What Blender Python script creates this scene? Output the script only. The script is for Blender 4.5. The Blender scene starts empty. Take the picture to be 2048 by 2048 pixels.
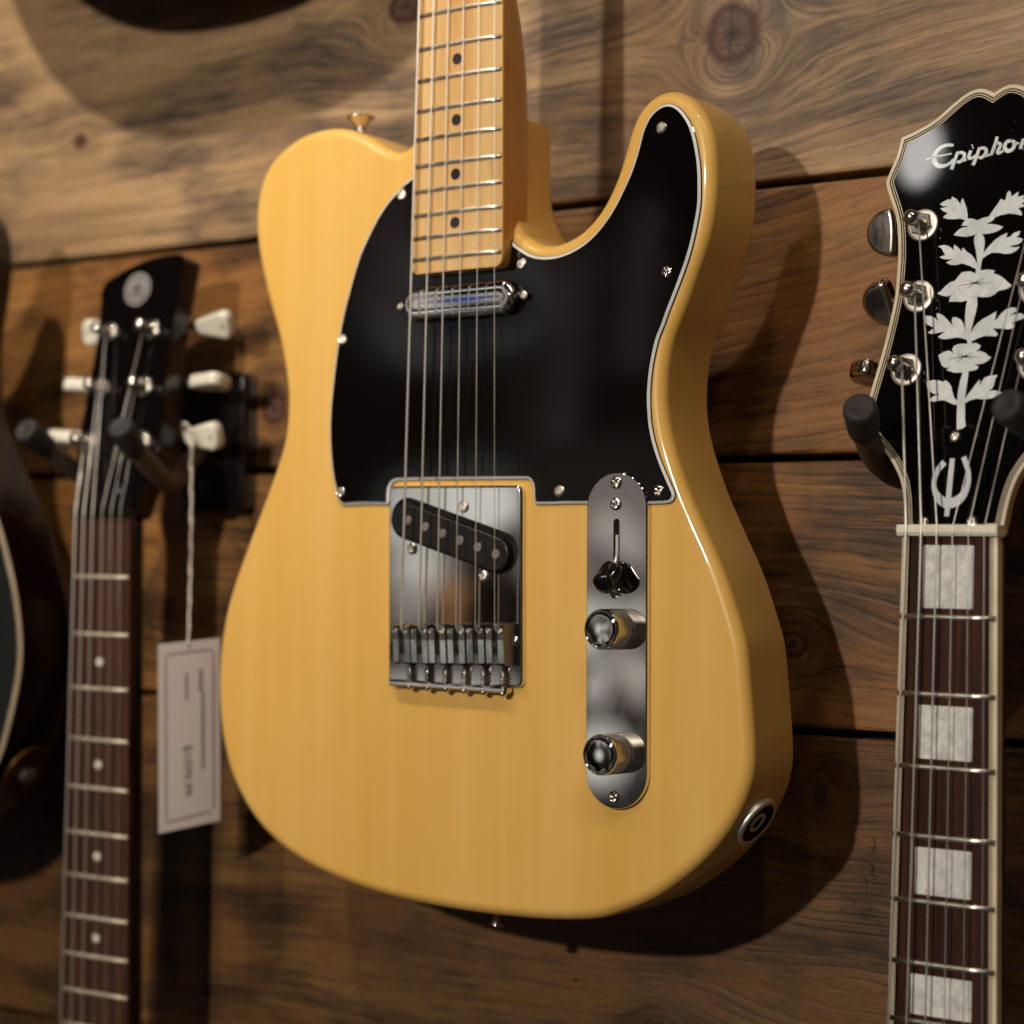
import bpy, math, random
from math import sin, cos, pi, radians, sqrt, atan2
from mathutils import Matrix, Vector
from mathutils.geometry import tessellate_polygon

random.seed(7)
scene = bpy.context.scene
col = scene.collection
# Units: every length below is in millimetres, x to the right, y up, z out of the wall; CONV turns that into Blender metres.
CONV = Matrix(((1, 0, 0), (0, 0, -1), (0, 1, 0)))
def W(x, y, z): return Vector((x * .001, -z * .001, y * .001))

# ------------------------------------------------------------------ camera
cam_data = bpy.data.cameras.new("camera"); cam = bpy.data.objects.new("camera", cam_data); col.objects.link(cam)
right = CONV @ Vector((0.8130, 0.0131, -0.5822)); down = CONV @ Vector((-0.0129, -0.9991, -0.0405)); fwd = CONV @ Vector((-0.5822, 0.0404, -0.8120))
rm = Matrix((right, -down, -fwd)).transposed()
rm = rm.to_quaternion().to_matrix()
cam.matrix_world = Matrix.Translation(W(638.86, 12.10, 850.06)) @ rm.to_4x4()
cam_data.sensor_width = 36; cam_data.lens = 36 * 4267 / 2048
cam_data.clip_start = .02; cam_data.clip_end = 60
cam_data.dof.use_dof = True; cam_data.dof.focus_distance = 0.985; cam_data.dof.aperture_fstop = 5.0; cam_data.dof.aperture_blades = 9
scene.camera = cam
scene.render.resolution_x = scene.render.resolution_y = 1024

# ------------------------------------------------------------------ world: the dim shop around the wall
world = bpy.data.worlds.new("World"); scene.world = world; world.use_nodes = True
nt = world.node_tree; nt.nodes.clear()
def wn(t, **k):
    n = nt.nodes.new(t)
    for a, b in k.items(): setattr(n, a, b)
    return n
wo = wn('ShaderNodeOutputWorld'); wb = wn('ShaderNodeBackground'); wt = wn('ShaderNodeTexCoord')
wm = wn('ShaderNodeMapping'); wm.inputs['Scale'].default_value = (1, 1, .38)
wz = wn('ShaderNodeTexNoise'); wz.inputs['Scale'].default_value = 7.5; wz.inputs['Detail'].default_value = 2.5; wz.inputs['Roughness'].default_value = .5
wr = wn('ShaderNodeValToRGB'); cr = wr.color_ramp
cr.elements[0].position = .46; cr.elements[0].color = (.002, .0015, .001, 1)
cr.elements[1].position = .56; cr.elements[1].color = (.030, .020, .014, 1)
for p, c in ((.62, (.20, .17, .145, 1)), (.68, (.62, .62, .57, 1))):
    e = cr.elements.new(p); e.color = c
nt.links.new(wt.outputs['Generated'], wm.inputs['Vector']); nt.links.new(wm.outputs[0], wz.inputs['Vector']); nt.links.new(wz.outputs['Fac'], wr.inputs['Fac'])
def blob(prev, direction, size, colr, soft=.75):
    """unseen colour patch added to the world, aimed to show as a reflection"""
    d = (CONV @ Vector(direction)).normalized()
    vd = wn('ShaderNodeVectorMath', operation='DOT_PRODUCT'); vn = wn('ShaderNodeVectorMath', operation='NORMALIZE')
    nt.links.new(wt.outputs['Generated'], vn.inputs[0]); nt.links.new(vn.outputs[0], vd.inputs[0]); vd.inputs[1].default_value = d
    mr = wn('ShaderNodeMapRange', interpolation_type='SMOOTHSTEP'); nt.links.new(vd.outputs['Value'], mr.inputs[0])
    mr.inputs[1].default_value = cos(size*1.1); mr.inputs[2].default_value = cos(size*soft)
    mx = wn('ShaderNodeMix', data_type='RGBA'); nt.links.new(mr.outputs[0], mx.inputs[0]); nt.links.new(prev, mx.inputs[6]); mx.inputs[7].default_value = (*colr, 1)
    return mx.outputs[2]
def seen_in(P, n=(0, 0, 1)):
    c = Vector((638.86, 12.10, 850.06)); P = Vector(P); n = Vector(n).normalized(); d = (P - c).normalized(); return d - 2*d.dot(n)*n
wc = wr.outputs['Color']  # patches added so metal and pickguard show bright and dark reflections
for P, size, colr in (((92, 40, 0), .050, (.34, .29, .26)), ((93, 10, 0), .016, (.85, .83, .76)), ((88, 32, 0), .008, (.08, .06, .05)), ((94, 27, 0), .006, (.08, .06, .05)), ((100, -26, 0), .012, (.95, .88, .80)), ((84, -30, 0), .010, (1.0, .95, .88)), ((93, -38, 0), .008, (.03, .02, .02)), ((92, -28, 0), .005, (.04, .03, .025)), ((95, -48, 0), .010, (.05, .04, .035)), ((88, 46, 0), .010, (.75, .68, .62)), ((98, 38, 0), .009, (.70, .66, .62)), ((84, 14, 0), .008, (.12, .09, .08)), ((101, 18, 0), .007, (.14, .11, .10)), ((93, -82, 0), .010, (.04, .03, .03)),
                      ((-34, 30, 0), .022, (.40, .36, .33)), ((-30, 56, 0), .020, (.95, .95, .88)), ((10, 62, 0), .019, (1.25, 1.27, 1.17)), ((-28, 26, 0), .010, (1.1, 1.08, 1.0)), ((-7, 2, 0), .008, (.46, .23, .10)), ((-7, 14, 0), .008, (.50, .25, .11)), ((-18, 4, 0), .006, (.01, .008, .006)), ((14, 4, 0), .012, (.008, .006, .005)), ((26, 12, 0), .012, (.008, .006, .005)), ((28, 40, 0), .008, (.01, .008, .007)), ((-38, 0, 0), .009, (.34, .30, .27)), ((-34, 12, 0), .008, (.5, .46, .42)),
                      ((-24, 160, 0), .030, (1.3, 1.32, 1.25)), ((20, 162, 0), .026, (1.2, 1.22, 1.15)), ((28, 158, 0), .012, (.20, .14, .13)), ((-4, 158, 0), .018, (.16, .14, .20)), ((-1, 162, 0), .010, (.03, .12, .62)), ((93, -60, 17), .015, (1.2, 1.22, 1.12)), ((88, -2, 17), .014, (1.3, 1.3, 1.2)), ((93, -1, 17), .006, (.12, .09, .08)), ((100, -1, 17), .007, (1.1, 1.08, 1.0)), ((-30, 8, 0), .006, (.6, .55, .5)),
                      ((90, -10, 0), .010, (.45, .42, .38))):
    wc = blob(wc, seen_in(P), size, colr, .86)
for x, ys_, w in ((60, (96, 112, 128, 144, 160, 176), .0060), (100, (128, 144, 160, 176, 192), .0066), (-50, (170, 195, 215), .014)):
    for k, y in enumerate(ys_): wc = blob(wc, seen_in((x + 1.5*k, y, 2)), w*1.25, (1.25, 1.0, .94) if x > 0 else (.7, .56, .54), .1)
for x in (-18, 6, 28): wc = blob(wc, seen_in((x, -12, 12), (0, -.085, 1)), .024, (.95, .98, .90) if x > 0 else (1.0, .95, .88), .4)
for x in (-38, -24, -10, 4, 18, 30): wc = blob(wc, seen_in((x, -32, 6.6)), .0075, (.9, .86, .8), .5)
# unseen bright dots added overhead to put sparkle on the metal
sep = wn('ShaderNodeSeparateXYZ'); nt.links.new(wt.outputs['Generated'], sep.inputs[0])
vo = wn('ShaderNodeTexVoronoi'); vo.inputs['Scale'].default_value = 6.5; nt.links.new(wt.outputs['Generated'], vo.inputs['Vector'])
mv = wn('ShaderNodeMapRange'); nt.links.new(vo.outputs['Distance'], mv.inputs[0]); mv.inputs[1].default_value = .11; mv.inputs[2].default_value = .07
mh = wn('ShaderNodeMapRange', interpolation_type='SMOOTHSTEP'); nt.links.new(sep.outputs['Z'], mh.inputs[0]); mh.inputs[1].default_value = .14; mh.inputs[2].default_value = .30
mm0 = wn('ShaderNodeMath', operation='MULTIPLY'); nt.links.new(mv.outputs[0], mm0.inputs[0]); nt.links.new(mh.outputs[0], mm0.inputs[1])
cm = wn('ShaderNodeMix', data_type='RGBA'); nt.links.new(mh.outputs[0], cm.inputs[0]); nt.links.new(wc, cm.inputs[6]); cm.inputs[7].default_value = (.014, .011, .009, 1)
dm = wn('ShaderNodeMix', data_type='RGBA'); nt.links.new(mm0.outputs[0], dm.inputs[0]); nt.links.new(cm.outputs[2], dm.inputs[6]); dm.inputs[7].default_value = (3.4, 3.1, 2.8, 1)
wc = dm.outputs[2]
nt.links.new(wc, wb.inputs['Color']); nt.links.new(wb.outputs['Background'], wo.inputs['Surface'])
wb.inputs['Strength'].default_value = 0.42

# ------------------------------------------------------------------ lamps: track lights above, ceiling lamps across the room
def lamp(name, x, y, z, power, radius, colr=(1, .86, .70)):
    l = bpy.data.lights.new(name, 'POINT'); l.energy = power; l.shadow_soft_size = radius; l.color = colr
    o = bpy.data.objects.new(name, l); col.objects.link(o); o.location = W(x, y, z); return o
TRACK = ((50, 2.4), (370, 3.2), (690, 4.0))
for x, p in TRACK: lamp("track_lamp", x, 880, 600, p, .016)
sl = bpy.data.lights.new("track_spot", 'SPOT'); sl.energy = 24; sl.shadow_soft_size = .016; sl.color = (1, .87, .72); sl.spot_size = radians(64); sl.spot_blend = .9
so = bpy.data.objects.new("track_spot", sl); col.objects.link(so); so.location = W(-285, 880, 600)
so.rotation_euler = (W(-330, 330, -95) - W(-285, 880, 600)).to_track_quat('-Z', 'Y').to_euler()
lamp("room_lamp", -100, 820, 3000, 150, .045, (1, .88, .75))
def area(name, pos, target, sx, sy, power, colr, shape='RECTANGLE'):
    l = bpy.data.lights.new(name, 'AREA'); l.shape = shape; l.size = sx; l.size_y = sy; l.energy = power; l.color = colr
    o = bpy.data.objects.new(name, l); col.objects.link(o); o.location = W(*pos)
    o.rotation_euler = (W(*target) - W(*pos)).to_track_quat('-Z', 'Y').to_euler(); return o
def mirror_at(P, n, dist):
    """point that a glossy surface at P with normal n shows to the camera"""
    c = Vector((638.86, 12.10, 850.06)); P = Vector(P); n = Vector(n).normalized(); d = (P - c).normalized(); r = d - 2*d.dot(n)*n
    return tuple(P + r*dist)
area("pendant_lamp", mirror_at((229, 219, -40), (-.031, sin(radians(10)), cos(radians(10))), 1700), (229, 219, -40), .050, .082, .09, (1, .97, .92), 'ELLIPSE')

scene.view_settings.view_transform = 'Standard'; scene.view_settings.look = 'None'
scene.view_settings.exposure = 0.30; scene.view_settings.gamma = 1
scene.render.engine = 'CYCLES'

D = {
 'tele_body_raw': [[-44.1,240.5],[-49.7,241.8],[-58.6,246.6],[-65.8,251.1],[-73.0,254.7],[-82.1,257.8],[-89.5,259.2],[-98.7,259.7],[-107.9,258.8],[-117.2,256.5],[-126.6,251.8],[-134.1,246.9],[-139.7,240.3],[-143.3,232.0],[-145.1,223.5],[-145.6,213.4],[-143.7,198.8],[-139.9,184.1],[-135.0,169.4],[-128.1,151.7],[-124.0,137.2],[-121.0,122.9],[-120.4,111.5],[-121.2,100.2],[-124.0,88.9],[-130.1,74.9],[-137.4,59.4],[-146.5,40.9],[-155.7,20.9],[-161.2,6.5],[-164.8,-8.0],[-166.4,-22.4],[-166.8,-36.8],[-165.7,-51.1],[-163.4,-65.3],[-158.3,-80.8],[-151.1,-93.1],[-141.2,-105.2],[-129.5,-114.8],[-114.3,-123.4],[-97.6,-129.8],[-79.4,-134.6],[-58.1,-138.7],[-37.3,-141.0],[-13.6,-142.6],[9.5,-143.2],[32.0,-143.1],[53.9,-142.3],[80.9,-139.2],[99.7,-132.5],[113.5,-126.0],[127.1,-116.8],[139.5,-106.5],[150.0,-94.6],[157.8,-82.6],[162.5,-70.1],[164.1,-57.1],[159.7,-10.5],[158.3,-4.2],[155.8,3.2],[152.9,11.4],[149.5,20.5],[146.1,28.0],[142.6,35.1],[138.7,42.2],[134.8,49.8],[131.3,56.6],[127.8,63.8],[121.7,79.0],[119.4,85.5],[117.6,91.9],[116.3,98.4],[115.6,104.8],[115.4,111.2],[115.7,117.6],[116.5,124.0],[117.7,129.9],[119.1,135.4],[125.4,148.4],[128.1,155.5],[130.8,162.6],[134.2,170.8],[136.9,177.9],[139.3,186.7],[140.8,195.7],[141.5,204.7],[141.4,213.8],[140.8,222.3],[139.2,230.4],[136.3,238.0],[132.0,244.1],[127.1,248.4],[121.4,251.5],[116.4,252.7],[110.7,252.3],[104.9,249.9],[99.9,245.6],[96.4,240.4],[93.9,233.9],[91.8,226.6],[89.3,219.4],[86.4,212.2],[82.8,205.7],[78.5,199.3],[72.6,193.5],[66.6,189.0],[60.6,186.4],[55.3,185.1],[50.7,184.6],[45.3,184.6],[38.3,187.1],[32.8,191.4],[28.8,196.9],[26.4,201.4]],
 'guard': [[-28.6,225.9],[-39.6,224.5],[-45.3,220.4],[-51.8,215.1],[-58.2,207.9],[-63.6,199.8],[-69.0,190.8],[-73.2,180.7],[-76.9,169.7],[-80.6,157.8],[-83.2,145.8],[-85.2,133.8],[-86.7,121.7],[-87.8,111.3],[-88.2,100.9],[-87.7,90.5],[-86.4,80.0],[-84.5,71.3],[-82.9,65.2],[-82.0,62.2],[-80.3,60.0],[-78.0,58.9],[-64.5,59.3],[-54.5,59.1],[-48.8,58.8],[-47.2,59.3],[-47.0,60.5],[-47.0,65.6],[-46.5,68.5],[-45.4,70.0],[-43.3,71.0],[-35.3,71.2],[-3.6,70.9],[34.5,70.3],[39.7,70.1],[41.5,69.1],[42.4,67.6],[42.6,64.0],[42.9,59.7],[43.4,58.2],[44.6,57.7],[56.7,57.6],[61.8,57.7],[76.2,57.5],[93.2,57.2],[109.9,56.9],[115.1,57.0],[120.0,57.0],[122.4,57.9],[123.5,59.8],[123.4,61.9],[121.9,64.7],[119.9,68.6],[117.3,73.7],[114.8,79.3],[112.7,84.8],[111.2,90.0],[110.1,95.1],[109.6,100.3],[109.2,106.7],[109.6,115.2],[110.8,123.7],[112.5,130.8],[114.1,135.8],[116.4,140.4],[118.8,146.4],[122.3,154.1],[125.7,161.7],[129.1,169.9],[131.8,178.1],[133.8,186.4],[135.5,195.3],[135.7,204.4],[135.3,213.5],[134.1,220.9],[132.3,228.4],[129.8,234.7],[126.2,240.0],[122.0,243.9],[117.7,245.5],[113.4,245.0],[109.2,242.8],[105.6,238.9],[102.8,233.1],[100.7,225.9],[98.6,219.9],[95.8,213.4],[92.2,207.0],[87.9,200.0],[82.9,193.6],[77.0,187.9],[70.4,183.5],[62.9,180.4],[55.3,178.8],[47.7,178.8],[40.7,180.3],[35.3,183.0],[30.5,186.3],[25.8,190.3]],
 'guard_screws': [[-39.7,217.7],[-78.0,145.4],[-77.5,65.9],[115.6,234.0],[119.3,165.5],[35.8,176.0],[60.0,63.9],[116.0,63.1]],
 'epi_half': [[-0.3,203.3],[-2.1,204.7],[-4.1,205.7],[-6.7,206.3],[-9.7,206.3],[-13.2,205.0],[-17.0,202.6],[-21.7,198.9],[-26.4,195.1],[-31.3,192.2],[-36.3,190.0],[-40.3,188.5],[-44.1,187.4],[-44.4,185.2],[-45.0,181.3],[-45.9,177.4],[-47.4,173.5],[-48.8,169.6],[-49.8,166.7],[-49.3,164.2],[-47.8,160.5],[-45.7,155.8],[-43.7,151.2],[-42.1,146.1],[-41.0,140.5],[-40.2,134.5],[-39.5,127.1],[-39.5,124.8],[-39.3,118.9],[-39.2,112.0],[-39.8,105.2],[-40.6,98.5],[-41.7,91.7],[-42.8,85.0],[-44.0,79.3],[-45.2,73.5],[-46.4,67.8],[-47.5,61.5],[-30.3,30.6],[-27.8,26.3],[-26.0,21.1],[-24.6,14.5],[-23.7,7.5],[-23.1,2.0]],
 'epi_letters': {"E":[[-17.3,180.3,0.66],[-19.4,180.8,0.77],[-21.8,180.7,0.87],[-24.1,179.7,0.97],[-25.8,177.7,1.07],[-26.3,175.4,1.18],[-25.8,173.3,1.12],[-24.4,171.7,1.07],[-22.4,171.0,0.97],[-20.1,171.2,0.82],[-18.0,172.2,0.72],[-16.6,173.8,0.66]],"Ebar":[[-30.3,174.9,0.66],[-27.4,175.6,0.61],[-23.2,176.1,0.61],[-17.8,176.5,0.61]],"p":[[-17.2,168.9,0.92],[-16.4,171.7,0.87],[-15.4,175.2,0.82],[-14.9,177.2,0.66]],"pb":[[-15.0,176.2,0.66],[-13.5,176.6,0.72],[-11.7,175.8,0.82],[-11.4,174.2,0.87],[-12.3,172.8,0.87],[-13.8,172.1,0.77],[-14.9,172.4,0.56]],"j1":[[-12.3,172.5,0.61],[-10.2,172.8,0.56]],"i":[[-8.5,177.0,0.77],[-9.2,174.5,0.82],[-9.0,173.3,0.77],[-7.7,173.3,0.61],[-6.2,174.4,0.51]],"idot":[[-8.1,178.7,1.23],[-7.7,178.9,1.23]],"p2":[[-6.8,169.8,0.87],[-6.0,172.1,0.87],[-5.0,175.5,0.82],[-4.5,178.0,0.61]],"p2b":[[-4.6,177.0,0.66],[-3.1,177.6,0.72],[-1.4,176.9,0.82],[-1.0,175.3,0.87],[-1.8,173.9,0.87],[-3.2,173.0,0.77],[-4.4,173.4,0.56]],"j2":[[-2.0,173.5,0.61],[1.6,174.0,0.56]],"h":[[1.6,173.8,0.82],[2.4,176.5,0.82],[3.3,179.9,0.82],[3.6,182.1,0.72]],"hb":[[2.9,178.7,0.61],[4.5,179.0,0.66],[5.6,178.2,0.77],[5.2,176.6,0.82],[4.5,175.0,0.82],[5.0,174.1,0.72],[7.1,175.0,0.61]],"o":[[10.3,179.3,0.77],[8.8,179.3,0.82],[7.8,177.9,0.87],[7.8,176.1,0.92],[9.2,174.8,0.92],[11.0,175.0,0.92],[12.1,176.3,0.92],[12.2,178.1,0.92],[11.3,179.1,0.87],[10.9,178.5,0.66]],"j3":[[12.4,178.3,0.61],[14.3,177.6,0.56]],"n":[[15.3,175.0,0.82],[15.8,177.4,0.82],[16.4,179.6,0.72]],"nb":[[16.1,178.1,0.66],[17.6,178.7,0.66],[18.6,177.8,0.77],[18.2,176.1,0.82],[17.7,174.7,0.77],[18.6,174.3,0.61],[20.0,175.4,0.56]],"e":[[20.0,175.4,0.61],[21.9,176.7,0.66],[22.3,178.2,0.66],[21.2,179.0,0.72],[20.0,178.2,0.82],[19.7,176.5,0.87],[20.3,174.9,0.82],[21.9,174.7,0.66],[24.0,176.0,0.51]]},
 'epi_inlay': {"leaf_a":[[-6.9,144.1],[-7.1,146.6],[-7.8,149.5],[-9.2,152.6],[-10.3,154.9],[-10.9,153.5],[-11.0,151.6],[-12.0,153.1],[-13.4,154.7],[-15.7,156.0],[-15.7,154.6],[-17.5,154.8],[-19.4,154.0],[-21.2,153.0],[-20.0,151.9],[-16.6,151.4],[-18.6,151.2],[-20.9,150.8],[-19.2,149.4],[-16.8,148.2],[-18.0,147.6],[-19.0,146.3],[-16.8,145.5],[-13.5,145.1],[-10.5,145.1],[-8.4,144.3]],"leaf_b":[[2.8,143.7],[3.6,145.5],[5.6,148.5],[7.3,150.9],[8.1,152.5],[9.3,152.1],[10.2,151.4],[10.6,152.3],[10.7,154.2],[11.3,155.6],[12.0,156.0],[12.7,155.0],[13.0,152.9],[14.6,154.1],[16.3,155.1],[16.1,152.6],[17.6,153.0],[19.3,153.2],[18.6,151.5],[20.2,151.1],[19.0,149.8],[18.2,149.4],[20.2,148.2],[18.3,147.7],[16.5,147.4],[18.0,146.3],[18.8,145.0],[18.8,143.8],[16.2,144.7],[12.7,145.4],[8.8,145.0],[6.0,144.1],[4.1,143.3]],"blossom_a":[[-6.9,144.7],[-4.9,144.6],[-3.4,144.1],[-2.1,143.4],[-0.4,144.1],[1.5,144.6],[3.7,144.8],[6.2,143.7],[4.7,142.5],[2.2,141.3],[5.1,141.1],[8.1,140.4],[10.5,139.4],[9.0,138.1],[6.6,137.2],[3.5,136.8],[0.6,137.0],[-1.6,137.5],[-3.6,136.6],[-7.1,136.3],[-10.1,136.8],[-12.9,137.6],[-11.6,139.2],[-9.8,140.5],[-7.5,140.9],[-5.1,140.9],[-7.4,141.5],[-9.6,141.7],[-8.6,143.5]],"stem_a":[[-1.6,137.5],[0.6,137.0],[1.9,135.4],[2.4,133.1],[2.4,130.3],[2.2,127.4],[2.0,125.5],[1.7,123.2],[1.6,119.8],[-0.6,119.0],[-0.5,121.9],[-0.4,124.8],[-1.4,129.2],[-2.6,133.1],[-2.8,135.3],[-2.4,136.7]],"leaf_c":[[-0.0,120.9],[-0.9,121.0],[-3.8,122.6],[-7.6,124.0],[-9.1,123.7],[-11.1,123.4],[-13.4,123.9],[-15.4,125.0],[-13.6,125.8],[-11.9,126.4],[-14.6,126.4],[-16.9,126.8],[-18.9,127.8],[-17.3,128.3],[-16.1,128.5],[-17.1,130.0],[-18.2,131.8],[-20.1,132.9],[-17.3,133.4],[-15.0,132.7],[-13.4,131.6],[-12.3,130.3],[-12.4,132.0],[-12.0,133.1],[-9.9,131.3],[-8.2,129.5],[-8.2,130.9],[-7.7,131.3],[-5.9,129.3],[-3.5,127.7],[-1.6,125.6],[-0.5,123.3]],"leaf_d":[[2.1,125.5],[1.3,126.1],[2.2,127.7],[4.1,130.4],[7.0,133.5],[9.8,135.4],[12.8,136.4],[12.3,134.2],[14.2,134.5],[16.0,136.2],[18.8,136.8],[18.3,135.1],[17.2,133.8],[18.9,133.7],[20.4,133.0],[19.8,131.6],[18.0,130.6],[14.6,130.3],[15.1,129.7],[17.1,129.4],[19.2,129.6],[17.7,127.8],[15.4,126.8],[12.5,126.8],[9.0,127.7],[6.1,127.8],[4.0,126.8]],"blossom_b":[[-0.6,118.8],[1.4,120.0],[4.6,120.2],[6.6,119.9],[8.6,119.4],[7.7,118.2],[10.2,117.4],[12.6,115.9],[15.2,113.6],[17.1,112.1],[15.7,110.9],[13.6,110.3],[10.9,110.0],[9.6,108.6],[7.5,107.6],[4.6,107.5],[1.4,108.0],[-1.6,108.2],[-3.2,106.7],[-6.1,106.1],[-9.1,106.5],[-12.0,106.5],[-11.9,108.2],[-11.2,109.6],[-13.4,109.1],[-15.7,109.6],[-18.2,110.7],[-16.4,111.9],[-14.4,114.1],[-12.1,115.7],[-10.1,116.1],[-8.8,118.0],[-7.2,119.8],[-5.0,120.0],[-2.8,119.9]],"stem_b":[[-3.2,107.0],[-1.6,108.0],[1.2,108.0],[1.7,104.6],[1.3,100.8],[0.5,96.4],[-0.1,92.9],[0.0,90.0],[0.7,86.7],[-1.2,86.5],[-1.7,88.5],[-2.3,90.9],[-3.3,96.1],[-3.7,99.7],[-3.7,103.8]],"leaf_e":[[-1.4,88.9],[-2.1,90.4],[-3.2,93.8],[-4.4,96.5],[-5.8,98.1],[-7.9,99.1],[-9.5,99.3],[-9.9,97.7],[-9.1,95.1],[-11.2,97.4],[-14.0,100.2],[-15.9,101.2],[-17.5,101.7],[-17.4,100.1],[-16.1,97.7],[-17.9,99.2],[-20.1,100.4],[-22.4,100.8],[-24.1,100.3],[-23.2,98.8],[-22.0,96.8],[-20.1,95.8],[-18.1,94.9],[-19.6,93.8],[-21.0,92.7],[-18.7,92.1],[-15.7,92.5],[-12.4,93.0],[-14.4,91.6],[-15.9,90.5],[-13.9,89.5],[-11.9,89.3],[-8.9,89.6],[-6.5,89.8],[-4.0,89.3],[-1.7,88.5]],"leaf_f":[[0.1,89.5],[-0.2,91.2],[0.8,93.5],[2.3,95.6],[4.8,97.5],[8.3,99.2],[11.0,100.7],[10.9,98.6],[10.2,96.2],[11.9,97.5],[13.1,99.3],[15.4,101.3],[17.7,102.0],[20.1,101.7],[20.5,100.3],[18.0,98.8],[16.6,98.1],[19.2,98.8],[22.3,99.1],[25.0,97.9],[23.7,96.6],[20.7,95.7],[18.5,95.0],[20.0,94.0],[19.8,92.6],[17.2,92.2],[13.8,92.7],[9.9,93.1],[11.4,91.7],[12.8,90.2],[11.7,89.3],[9.2,89.6],[6.3,89.8],[3.4,88.9],[0.6,87.6]],"blossom_c":[[-1.2,86.6],[1.2,86.7],[3.2,86.6],[5.1,85.5],[4.6,84.1],[2.8,82.8],[5.0,83.0],[7.5,82.1],[9.2,80.6],[10.6,79.9],[9.3,78.5],[6.8,77.2],[2.6,76.9],[4.4,76.4],[5.1,75.7],[3.9,74.5],[0.5,74.0],[-2.9,73.6],[-6.4,73.7],[-10.1,75.0],[-9.1,76.1],[-7.4,77.6],[-9.1,76.4],[-10.4,76.0],[-12.4,77.0],[-13.6,79.2],[-14.7,82.1],[-12.3,83.4],[-9.9,84.0],[-8.3,83.2],[-7.2,82.1],[-8.3,84.4],[-7.6,85.9],[-5.4,86.7],[-3.2,86.7]],"stem_c":[[-2.2,73.9],[0.5,73.9],[0.4,70.0],[0.1,65.3],[-0.1,61.1],[0.5,57.1],[0.9,52.5],[1.5,49.6],[1.3,48.0],[-0.3,47.6],[-2.5,47.9],[-3.0,52.6],[-3.3,57.3],[-3.6,61.5],[-3.6,65.3],[-3.2,69.0]],"leaf_g":[[-3.5,61.0],[-5.0,62.0],[-6.1,64.4],[-7.0,67.3],[-8.4,69.2],[-10.3,70.5],[-11.1,69.7],[-13.5,70.5],[-16.0,70.8],[-18.0,70.5],[-19.7,70.0],[-18.7,67.8],[-17.2,65.6],[-15.4,64.5],[-12.3,64.0],[-14.8,63.6],[-16.1,62.7],[-16.8,61.2],[-14.5,60.9],[-11.6,61.4],[-9.6,61.3],[-7.5,60.3],[-5.4,59.3],[-3.3,59.0]],"leaf_h":[[0.1,59.5],[-0.1,61.2],[0.8,63.0],[3.0,65.9],[4.9,68.6],[6.1,70.1],[6.3,69.3],[6.1,66.7],[7.1,69.0],[8.3,70.8],[10.2,71.5],[14.3,71.8],[13.3,69.9],[13.0,67.3],[12.0,65.5],[11.0,64.5],[13.3,64.9],[15.2,64.6],[17.1,63.9],[15.2,62.6],[12.9,61.5],[9.5,61.1],[5.1,61.5],[2.3,60.8]]},
 'truss': [[-7.8,50.5],[-5.3,49.4],[-2.6,48.1],[-0.6,47.6],[1.2,48.3],[2.9,50.2],[4.8,50.0],[7.0,47.4],[9.8,41.3],[12.8,32.5],[14.7,25.6],[15.1,19.7],[15.2,13.8],[15.1,7.9],[15.4,2.3]],
 'truss_screws': [[-2.1,44.3],[-13.3,6.2],[9.7,6.3]],
 'emb': {"u":[[-6.0,32.9,2.0],[-8.2,30.2,1.9],[-9.6,27.2,1.6],[-10.1,23.6,1.5],[-9.2,20.0,1.7],[-7.1,17.0,2.4],[-4.4,15.0,3.0],[-1.8,14.5,3.1],[1.3,15.4,3.0],[3.9,17.7,2.5],[5.7,21.3,1.9],[6.1,25.2,1.6],[5.5,28.8,1.5],[4.2,32.1,1.6],[2.8,35.1,1.6]],"bar":[[-2.4,34.5,1.7],[-2.5,27.4,1.9],[-2.5,18.4,1.9],[-2.5,8.8,1.7]]},
 'epi_posts': [[-30.4,143.7],[-28.1,110.0],[-31.4,76.0]],
 'epi_btn': [[-60.6,150.6],[-58.8,117.1],[-61.5,81.9]],
 'yam_head': [[-27.7,-1.8],[-30.0,8.1],[-30.9,19.0],[-32.3,35.4],[-31.3,51.8],[-30.5,66.5],[-29.7,81.2],[-28.4,99.6],[-28.3,118.1],[-28.6,129.3],[-30.8,140.7],[-27.7,143.7],[-21.6,146.6],[-13.8,150.3],[-2.5,154.2],[9.0,156.7],[20.7,157.6],[29.5,157.4],[33.3,155.5],[33.0,150.5],[32.1,133.2],[30.5,109.7],[30.3,88.1],[31.5,65.6],[33.1,47.7],[34.4,34.4],[30.8,25.6],[23.1,16.8],[15.4,8.0],[15.3,-0.8]],
}

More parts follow.
